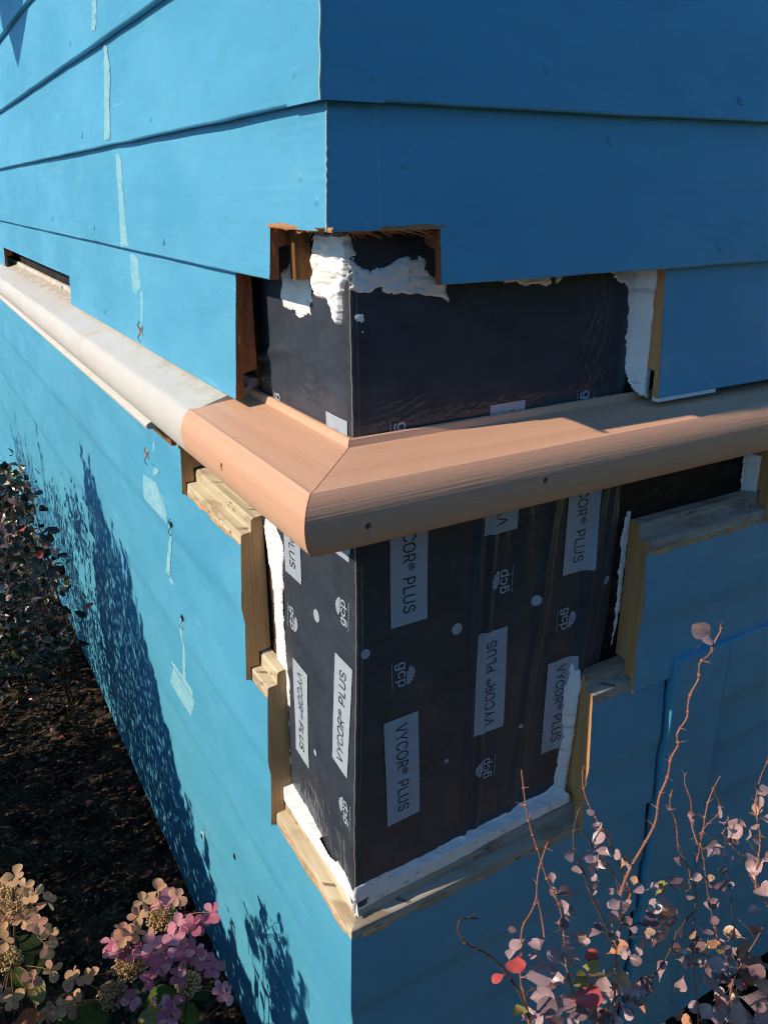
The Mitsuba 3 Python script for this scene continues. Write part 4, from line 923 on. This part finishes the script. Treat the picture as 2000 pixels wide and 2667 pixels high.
for i, (x, y, z, r) in enumerate(FLORETS):
    c3 = np.array([x, y, z]); ms = []
    foot = np.array([x - 0.05 * (i % 2) - 0.02, y + 0.03 * (i % 3 - 1), 0.0])
    for j in range(260):
        dv = hr.normal(size=3); dv[2] = abs(dv[2]) * 0.9 - 0.15; dv /= np.linalg.norm(dv)
        p1 = c3 + dv * r * hr.uniform(0.75, 1.08)
        p0 = c3 - np.array([0, 0, r * 0.6]) + 0.25 * r * dv
        ms.append(tube([p0, (p0 + p1) / 2 + dv * r * 0.03, p1], 0.00045, 3))
        s_ = trimesh.creation.icosphere(0, hr.uniform(0.0010, 0.0019)); s_.apply_translation(p1); ms.append(s_)
    hk = part('flower_head', hyd, cat(ms), 'floret', False, 'cluster of tiny dry florets')
    heads.append((c3, r, hk))
    part('stem', hyd, tube(spline([c3 - np.array([0, 0, r * 0.5]), c3 * 0.6 + foot * 0.4 + np.array([-0.01, 0.0, 0.02]), foot], 14), 0.0016, 6, 0.0028), 'stem_dark', True)
for (x, y, z, c) in FLOWERS + [(x + 0.016 * hr.normal(), y + 0.012 * hr.normal(), z + 0.014 * hr.normal(), c) for (x, y, z, c) in FLOWERS[24::2]]:
    c3 = np.array([x, y, z])
    hc, r, hk = min(heads, key=lambda h: np.linalg.norm(h[0] - c3) - h[1])
    n = 0.6 * toward_eye(c3) + 0.5 * (c3 - hc) / max(np.linalg.norm(c3 - hc), 1e-6) + 0.35 * hr.normal(size=3) + np.array([-0.2, 0, 0.25])
    n /= np.linalg.norm(n)
    u = np.cross(n, hr.normal(size=3)); u /= np.linalg.norm(u); w_ = np.cross(n, u)
    ped = tube(spline([hc - np.array([0, 0, r * 0.4]), (hc + c3) / 2 - n * 0.004, c3], 7), 0.0006, 4)
    sepals = []
    a0 = hr.uniform(0, 6.28)
    for j in range(4):
        a = a0 + j * math.pi / 2 + hr.normal() * 0.15
        dv = u * math.cos(a) + w_ * math.sin(a) + n * hr.uniform(-0.1, 0.55)
        ln = hr.uniform(0.0120, 0.0178)
        cc = c if hr.random() > 0.18 else {'t': 'm', 'm': 't', 'p': 'd', 'd': 'p'}[c]
        part('sepal', hk, leaf(c3 + dv / np.linalg.norm(dv) * ln * 0.52, ln, dv, n + 0.3 * hr.normal(size=3), hr.uniform(0.8, 1.0), hr.uniform(-0.05, 0.2), 0.15, 6, 5, twist=hr.normal() * 0.12, curl=hr.uniform(-0.1, 0.25)), 'sepal_' + cc, True)
    part('pedicel', hk, ped, 'stem_red', True)
for (x, y, z, ln, c, deg) in HLEAVES:
    c3 = np.array([x, y, z])
    fx = np.cross(FWD, UP)
    ax_ = fx * math.cos(math.radians(deg)) + UP * math.sin(math.radians(deg)) - 0.2 * FWD
    k = part('leaf', hyd, leaf(c3, ln, ax_, 0.5 * toward_eye(c3) + 0.5 * np.array([-0.3, 0, 1]) + 0.25 * hr.normal(size=3), 0.62, 0.10, -0.05, 14, 7, petiole=0.2, twist=0.1, curl=0.15), 'hleaf_' + c, True)
    labels[k] = {'label': {'g': 'broad green leaf', 'k': 'dark green leaf', 'y': 'yellowing leaf', 'o': 'reddening leaf'}[c]}  # k leaves use the darker green base colour

# shrub at the left edge of the picture
sh = thing('garden_shrub', 'dark leafy shrub with maroon and green leaves far along the sunlit wall', 'bush')
sr = np.random.default_rng(31)
SHRUB = [(-0.16,1.366,0.641),(-0.185,1.39,0.561),(-0.158,1.326,0.679),(-0.159,1.272,0.686),(-0.165,1.349,0.637),(-0.151,1.425,0.552),(-0.137,1.366,0.623),(-0.162,1.438,0.566),(-0.195,1.831,0.127),(-0.231,1.733,0.141),(-0.206,1.71,0.137),(-0.195,1.731,0.115),(-0.298,1.707,0.135),(-0.219,1.777,0.144),(-0.248,1.736,0.169),(-0.231,1.976,0.524),(-0.282,1.947,0.107),(-0.308,1.922,0.06),(-0.326,1.938,0.075),(-0.297,1.801,0.241),(-0.301,2.016,0.08),(-0.325,1.912,0.088),(-0.3,1.902,0.024),(-0.262,1.96,0.059),(-0.294,2.06,0.037),(-0.296,1.95,0.057),(-0.169,1.68,0.66),(-0.144,1.698,0.592),(-0.183,1.693,0.654),(-0.179,1.67,0.696),(-0.159,1.642,0.688),(-0.178,1.742,0.66),(-0.182,1.771,0.729),(-0.16,1.596,0.742),(-0.165,1.534,0.722),(-0.176,1.667,0.693),(-0.179,1.67,0.645),(-0.163,1.936,0.369),(-0.194,1.687,0.341),(-0.177,1.819,0.585),(-0.135,1.742,0.632),(-0.277,1.858,0.147),(-0.302,2.059,0.167),(-0.323,1.841,0.065),(-0.324,1.887,0.098),(-0.3,1.845,0.096),(-0.278,1.798,0.072),(-0.325,1.96,0.055),(-0.282,1.82,0.073),(-0.163,1.495,0.772),(-0.221,1.542,0.439),(-0.195,1.463,0.536),(-0.175,1.422,0.361),(-0.18,1.462,0.258),(-0.167,1.536,0.306),(-0.15,1.467,0.313),(-0.157,1.636,0.143),(-0.154,1.382,0.334),(-0.167,1.453,0.274),(-0.155,1.446,0.351),(-0.191,1.432,0.305),(-0.132,1.477,0.341),(-0.158,1.485,0.28),(-0.143,1.433,0.33),(-0.143,1.355,0.414),(-0.242,1.375,0.315),(-0.186,1.391,0.354),(-0.188,1.329,0.408),(-0.184,1.433,0.274),(-0.192,1.426,0.265),(-0.151,1.515,0.255),(-0.209,1.386,0.318),(-0.155,1.363,0.353),(-0.163,1.395,0.315),(-0.159,1.325,0.346),(-0.1,1.536,0.46),(-0.091,1.596,0.43),(-0.212,1.502,0.764),(-0.22,1.455,0.802),(-0.186,1.601,0.771),(-0.217,1.375,0.851),(-0.187,1.577,0.793),(-0.216,1.51,0.767),(-0.231,1.535,0.785),(-0.186,1.496,0.766),(-0.18,1.553,0.784),(-0.218,1.499,0.764),(-0.215,1.563,0.791),(-0.221,1.582,0.749),(-0.249,1.389,0.722),(-0.211,1.912,0.061),(-0.305,1.831,0.247),(-0.285,1.805,0.171),(-0.309,1.827,0.206),(-0.251,1.752,0.355),(-0.313,1.822,0.222),(-0.259,1.898,0.384),(-0.236,1.734,0.583),(-0.212,1.786,0.614),(-0.218,1.851,0.488),(-0.259,1.881,0.413),(-0.197,1.876,0.441),(-0.255,1.833,0.44),(-0.245,1.802,0.518),(-0.236,1.782,0.493),(-0.225,1.758,0.512),(-0.119,1.854,0.239),(-0.136,1.783,0.346),(-0.124,1.807,0.297),(-0.13,1.744,0.334),(-0.135,1.681,0.412),(-0.143,1.67,0.445),(-0.134,1.828,0.274),(-0.072,1.767,0.361),(-0.17,1.781,0.378),(-0.223,1.912,0.253),(-0.176,1.881,0.173),(-0.191,1.943,0.18),(-0.163,1.895,0.184),(-0.213,1.852,0.137),(-0.244,1.807,0.195),(-0.229,1.886,0.26),(-0.252,1.909,0.145),(-0.238,1.904,0.171),(-0.3,1.886,0.217),(-0.249,2.055,0.126),(-0.261,1.97,0.089),(-0.263,1.875,0.184),(-0.277,1.814,0.236),(-0.275,1.989,0.157),(-0.288,1.912,0.164),(-0.249,1.862,0.315),(-0.293,1.869,0.269),(-0.278,1.934,0.176),(-0.244,1.81,0.335),(-0.243,1.884,0.282),(-0.207,1.877,0.191),(-0.25,1.975,0.184),(-0.254,1.962,0.173),(-0.294,1.892,0.241),(-0.273,1.949,0.168),(-0.265,1.845,0.226),(-0.301,1.96,0.202),(-0.235,2.001,0.054),(-0.228,1.931,0.211),(-0.26,1.895,0.205),(-0.248,2.029,0.128),(-0.265,1.944,0.146),(-0.26,1.914,0.275),(-0.236,1.872,0.306),(-0.148,1.36,0.613),(-0.125,1.419,0.553),(-0.149,1.317,0.568),(-0.225,1.446,0.506),(-0.169,1.473,0.533),(-0.216,1.379,0.541),(-0.128,1.996,0.649),(-0.148,2.012,0.64),(-0.168,1.963,0.655),(-0.304,1.471,0.334),(-0.31,1.398,0.406),(-0.302,1.546,0.259),(-0.31,1.53,0.284),(-0.329,1.493,0.274),(-0.269,1.43,0.42),(-0.167,1.574,0.421),(-0.18,1.438,0.525),(-0.157,1.473,0.526),(-0.167,1.47,0.497),(-0.137,1.443,0.494),(-0.183,1.492,0.451),(-0.225,1.559,0.376),(-0.143,1.643,0.389),(-0.14,1.481,0.463),(-0.073,1.381,0.447),(-0.167,1.629,0.173),(-0.169,1.518,0.238),(-0.123,1.55,0.281),(-0.187,1.661,0.68),(-0.168,1.668,0.637),(-0.188,1.492,0.737),(-0.193,1.549,0.712),(-0.182,1.526,0.642),(-0.159,1.585,0.674),(-0.175,1.534,0.699),(-0.176,1.645,0.639),(-0.163,1.585,0.705),(-0.198,1.592,0.71),(-0.197,1.547,0.65),(-0.164,1.536,0.659),(-0.178,1.597,0.689),(-0.155,1.545,0.751),(-0.175,1.482,0.786),(-0.219,1.611,0.647),(-0.187,1.524,0.661),(-0.178,1.472,0.728),(-0.164,1.61,0.689),(-0.232,1.452,0.68),(-0.28,1.56,0.441),(-0.258,1.485,0.504),(-0.287,1.496,0.506),(-0.273,1.634,0.437),(-0.246,2.019,0.165),(-0.216,2.008,0.159),(-0.25,2.05,0.133),(-0.253,2.008,0.099),(-0.215,2.002,0.095),(-0.23,2.067,0.16),(-0.203,1.959,0.605),(-0.122,1.909,0.634),(-0.165,1.957,0.581),(-0.242,1.391,0.536),(-0.274,1.363,0.558),(-0.21,1.344,0.58),(-0.196,1.945,0.098),(-0.194,2.007,0.188),(-0.116,1.785,0.511),(-0.106,1.709,0.413),(-0.13,1.98,0.032),(-0.118,2.076,0.07),(-0.188,1.962,0.461),(-0.158,1.885,0.546),(-0.169,1.926,0.566),(-0.123,2.041,0.407),(-0.16,1.913,0.543),(-0.14,2.117,0.388),(-0.194,1.915,0.46),(-0.209,1.905,0.555),(-0.215,2.025,0.416),(-0.153,1.976,0.348),(-0.131,1.891,0.463),(-0.147,1.903,0.552),(-0.197,1.978,0.458),(-0.178,1.878,0.508),(-0.14,1.941,0.565),(-0.139,1.87,0.544),(-0.22,1.906,0.456),(-0.158,2.003,0.541),(-0.129,1.959,0.515),(-0.125,1.993,0.526),(-0.159,2.023,0.476),(-0.14,1.834,0.484),(-0.134,1.852,0.56),(-0.245,1.586,0.474),(-0.249,1.779,0.298),(-0.292,1.7,0.373),(-0.269,1.821,0.35),(-0.216,1.676,0.362),(-0.243,1.68,0.381),(-0.208,1.753,0.374)]
feet = [np.array([-0.16 + 0.05 * sr.normal(), 1.75 + 0.14 * sr.normal(), 0.0]) for _ in range(9)]
SHRUB = [np.array(c) for c in SHRUB]
for c3 in SHRUB[::11]:
    ft = min(feet, key=lambda q_: np.linalg.norm(q_ - c3))
    part('stem', sh, tube(spline([ft, ft * 0.45 + c3 * 0.55 + np.array([0, 0, 0.03]), c3], 10), 0.0024, 5, 0.0009), 'stem_dark', True)
for c3 in SHRUB:
    col = 'g' if c3[2] < 0.34 and sr.random() < 0.75 else 'ddkgprdg'[sr.integers(0, 8)]
    part('leaf', sh, leaf(c3, sr.uniform(0.024, 0.042), sr.normal(size=3), np.array([-0.5, -0.5, 0.7]) + 0.6 * sr.normal(size=3), 0.62, 0.1, 0.3, 5, 3, petiole=0.1), 'leaf_' + col, True)

V, F, o = [], [], 0
for i in range(1300):
    c3 = SHRUB[sr.integers(0, len(SHRUB))] + sr.normal(size=3) * np.array([0.035, 0.06, 0.035]) + np.array([-0.02, 0.05, -0.01])
    if c3[2] < 0.01 or c3[0] > -0.06: continue
    m = leaf(c3, sr.uniform(0.020, 0.038), sr.normal(size=3), np.array([-0.4, -0.4, 0.8]) + 0.6 * sr.normal(size=3), 0.62, 0.1, 0.3, 4, 3)
    V.append(m.vertices); F.append(m.faces + o); o += len(m.vertices)
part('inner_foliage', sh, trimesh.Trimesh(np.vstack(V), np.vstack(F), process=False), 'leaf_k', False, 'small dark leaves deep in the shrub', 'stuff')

# two shrubs beyond the left edge of the picture whose shade falls on the wall and the soil
ENV = np.array([[-0.10, 0.26], [0.04, 0.33], [0.085, 0.385], [0.15, 0.35], [0.20, 0.42], [0.225, 0.42], [0.255, 0.20], [0.30, 0.16], [0.45, 0.19], [0.56, 0.17], [0.64, 0.24], [0.73, 0.34], [0.80, 0.46], [0.86, 0.57], [0.94, 0.65], [1.0, 0.74],
                [1.1, 0.76], [1.18, 0.80], [1.25, 0.85], [1.34, 0.90], [1.38, 0.80], [1.42, 0.50], [1.5, 0.40], [1.7, 0.34], [1.85, 0.42], [1.95, 0.36], [2.05, 0.60], [2.15, 0.40], [2.24, 0.80], [2.3, 0.45], [2.6, 0.5], [3.2, 0.5]])


def shade_shrub(base, lab, s_lo, s_hi, n, seed):
    k = thing(base, lab, 'bush')
    r = np.random.default_rng(seed)
    V, F, o = [], [], 0
    spikes = [(r.uniform(s_lo, s_hi), r.uniform(0.01, 0.03), r.uniform(0.03, 0.12)) for _ in range(int((s_hi - s_lo) * 14))]
    tw = []
    for i in range(n):
        s = r.uniform(s_lo, s_hi)
        Xd = 0.40 + 0.75 * r.random() ** 1.3
        zs_ = np.interp(s, ENV[:, 0], ENV[:, 1]) - 0.02
        for (c0, w0, h0) in spikes:
            zs_ += h0 * max(0, 1 - abs(s - c0) / w0) - 0.5 * h0 * max(0, 1 - abs(s - c0 - 2.3 * w0) / w0)
        zmax = zs_ + 0.69 * Xd
        frac = r.beta(1.0, 0.95)
        zz_ = 0.02 + (zmax - 0.02) * frac
        c3 = np.array([-0.04 - Xd, s + 0.07 * Xd, zz_])
        ln = r.uniform(0.018, 0.034)
        m = leaf(c3, ln, r.normal(size=3), r.normal(size=3) + np.array([-0.4, 0, 0.5]), 0.62, 0.1, 0.3, 4, 3)
        V.append(m.vertices); F.append(m.faces + o); o += len(m.vertices)
        if i % 60 == 0:
            ft = np.array([-0.04 - Xd, np.clip(s, s_lo + 0.1, s_hi - 0.1), 0.0])
            tw.append(tube(spline([ft, (ft + c3) / 2 + r.normal(size=3) * 0.03, c3 - np.array([0, 0, 0.01])], 9), 0.003, 4, 0.001))
    part('crown', k, trimesh.Trimesh(np.vstack(V), np.vstack(F), process=False), 'leaf_d', False, kind='stuff')
    part('branches', k, cat(tw), 'stem_dark', True, kind='stuff')


shade_shrub('garden_shrub', 'tall dense purple shrub just outside the left of the view', 0.60, 1.45, 13500, 3)
shade_shrub('garden_shrub', 'low dense shrub just outside the left of the view nearest the viewer', -0.15, 0.62, 10000, 4)
shade_shrub('garden_shrub', 'loose straggling shrub outside the left of the view far along the wall', 1.45, 3.2, 7500, 5)

# leafy screen added unseen behind the viewer to cut low sky light
hg = thing('added_hedge', 'clipped yellowish green foliage screen added behind the viewer to block low sky light', 'added_hedge')
r = np.random.default_rng(12)
V, F, o = [], [], 0
for i in range(9000):
    x, z = r.uniform(-3.0, 6.5), r.uniform(0.0, 1.95)
    c3 = np.array([x, -2.35 + 0.10 * r.normal() - (0.5 * r.random() if z > 1.85 else 0), z])
    m = leaf(c3, r.uniform(0.05, 0.09), r.normal(size=3), np.array([-0.3, 0.8, 0.5]) + 0.6 * r.normal(size=3), 0.6, 0.1, 0.2, 4, 3)
    V.append(m.vertices); F.append(m.faces + o); o += len(m.vertices)
part('foliage', hg, trimesh.Trimesh(np.vstack(V), np.vstack(F), process=False), 'leaf_h', False, kind='stuff')
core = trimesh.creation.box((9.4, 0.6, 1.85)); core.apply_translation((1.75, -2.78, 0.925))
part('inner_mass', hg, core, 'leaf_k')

# golden shrub added out of view so the sheet folds reflect it
gs = thing('added_golden_shrub', 'golden yellow leaved shrub added right of the view for its reflection in the black sheet', 'bush')
V, F, o = [], [], 0
for i in range(4200):
    dv = r.normal(size=3); dv /= np.linalg.norm(dv)
    c3 = np.array([2.2, -0.95, 0.75]) + dv * np.array([0.65, 0.60, 0.75]) * r.uniform(0.7, 1.02)
    m = leaf(c3, r.uniform(0.04, 0.07), r.normal(size=3), dv + 0.5 * r.normal(size=3), 0.6, 0.1, 0.2, 4, 3)
    V.append(m.vertices); F.append(m.faces + o); o += len(m.vertices)
part('foliage', gs, trimesh.Trimesh(np.vstack(V), np.vstack(F), process=False), 'leaf_gold', False, kind='stuff')
part('trunk', gs, tube([(2.2, -0.95, 0), (2.22, -0.93, 0.8)], 0.03, 8, 0.015), 'stem_dark', True)

# invented cloth on a pole, out of view; outline shaped to cast a pointed shadow
added_flag = thing('shadow_pennant', 'unseen pointed cloth on a short pole added to cast a shadow on the sunlit wall', 'added_flag')
t_ = 0.30
pl = [(1.405, 1.704), (1.19, 1.792), (1.10, 2.05), (1.62, 2.05), (1.515, 1.793)]
pl = [(s + 0.07 * t_, z + 0.69 * t_) for s, z in pl]
pm = trimesh.creation.extrude_polygon(Polygon(pl), 0.002, engine='earcut')
v = np.array(pm.vertices)
pm = trimesh.Trimesh(np.stack([-0.04 - t_ - v[:, 2], v[:, 0], v[:, 1]], 1), pm.faces, process=True)
trimesh.repair.fix_normals(pm)
part('cloth', added_flag, pm, 'cloth')
part('pole', added_flag, cat([tube([(-0.341, 1.10, 2.258), (-0.341, 1.66, 2.258)], 0.008, 8), tube([(-0.02, 1.38, 2.258), (-0.335, 1.38, 2.258)], 0.008, 8)]), 'metal', True)

# fallen leaves and crumbs on the soil
fr = np.random.default_rng(77)
TONES = (('t', 'tan'), ('r', 'red'), ('o', 'orange brown'), ('d', 'dark purple'), ('p', 'pink'))
for i in range(34):
    s, xx = fr.uniform(0.45, 2.0), fr.uniform(-0.30, -0.06)
    tc, tw_ = TONES[(0, 1, 1, 2, 3, 4)[fr.integers(0, 6)]]
    c3 = np.array([xx, s, 0.016 + 0.006 * fr.random()])
    k = thing('fallen_leaf', 'small %s leaf lying on the dark soil below the sunlit wall' % tw_, 'leaf', '%s fallen leaves on the soil' % tw_)
    scene[k] = mikit.ply(leaf(c3, fr.uniform(0.014, 0.026), [fr.normal(), fr.normal(), 0.1], [0.3 * fr.normal(), 0.3 * fr.normal(), 1], 0.7, 0.2, 0.2, curl=0.3), 'leaf_' + tc, True)
ms = []
for i in range(2200):
    s, xx = fr.uniform(0.1, 2.6), fr.uniform(-0.8, -0.045)
    m = trimesh.creation.icosphere(0, fr.uniform(0.0015, 0.007)); m.apply_scale(fr.uniform(0.6, 1.3, 3)); m.apply_translation((xx, s, 0.004 + fr.uniform(0, 0.012))); ms.append(m)
for i in range(700):
    s, xx = fr.uniform(0.1, 2.6), fr.uniform(-0.8, -0.05); a = fr.uniform(0, 6.28); l_ = fr.uniform(0.01, 0.045)
    ms.append(tube([(xx, s, 0.014), (xx + l_ * math.cos(a), s + l_ * math.sin(a), 0.016 + fr.uniform(-0.004, 0.008))], 0.0012, 4))
lk = thing('soil_crumbs', 'crumbs of soil and twigs scattered on the ground', 'debris', kind='stuff')
scene[lk] = mikit.ply(cat(ms), 'stem_dark', False)
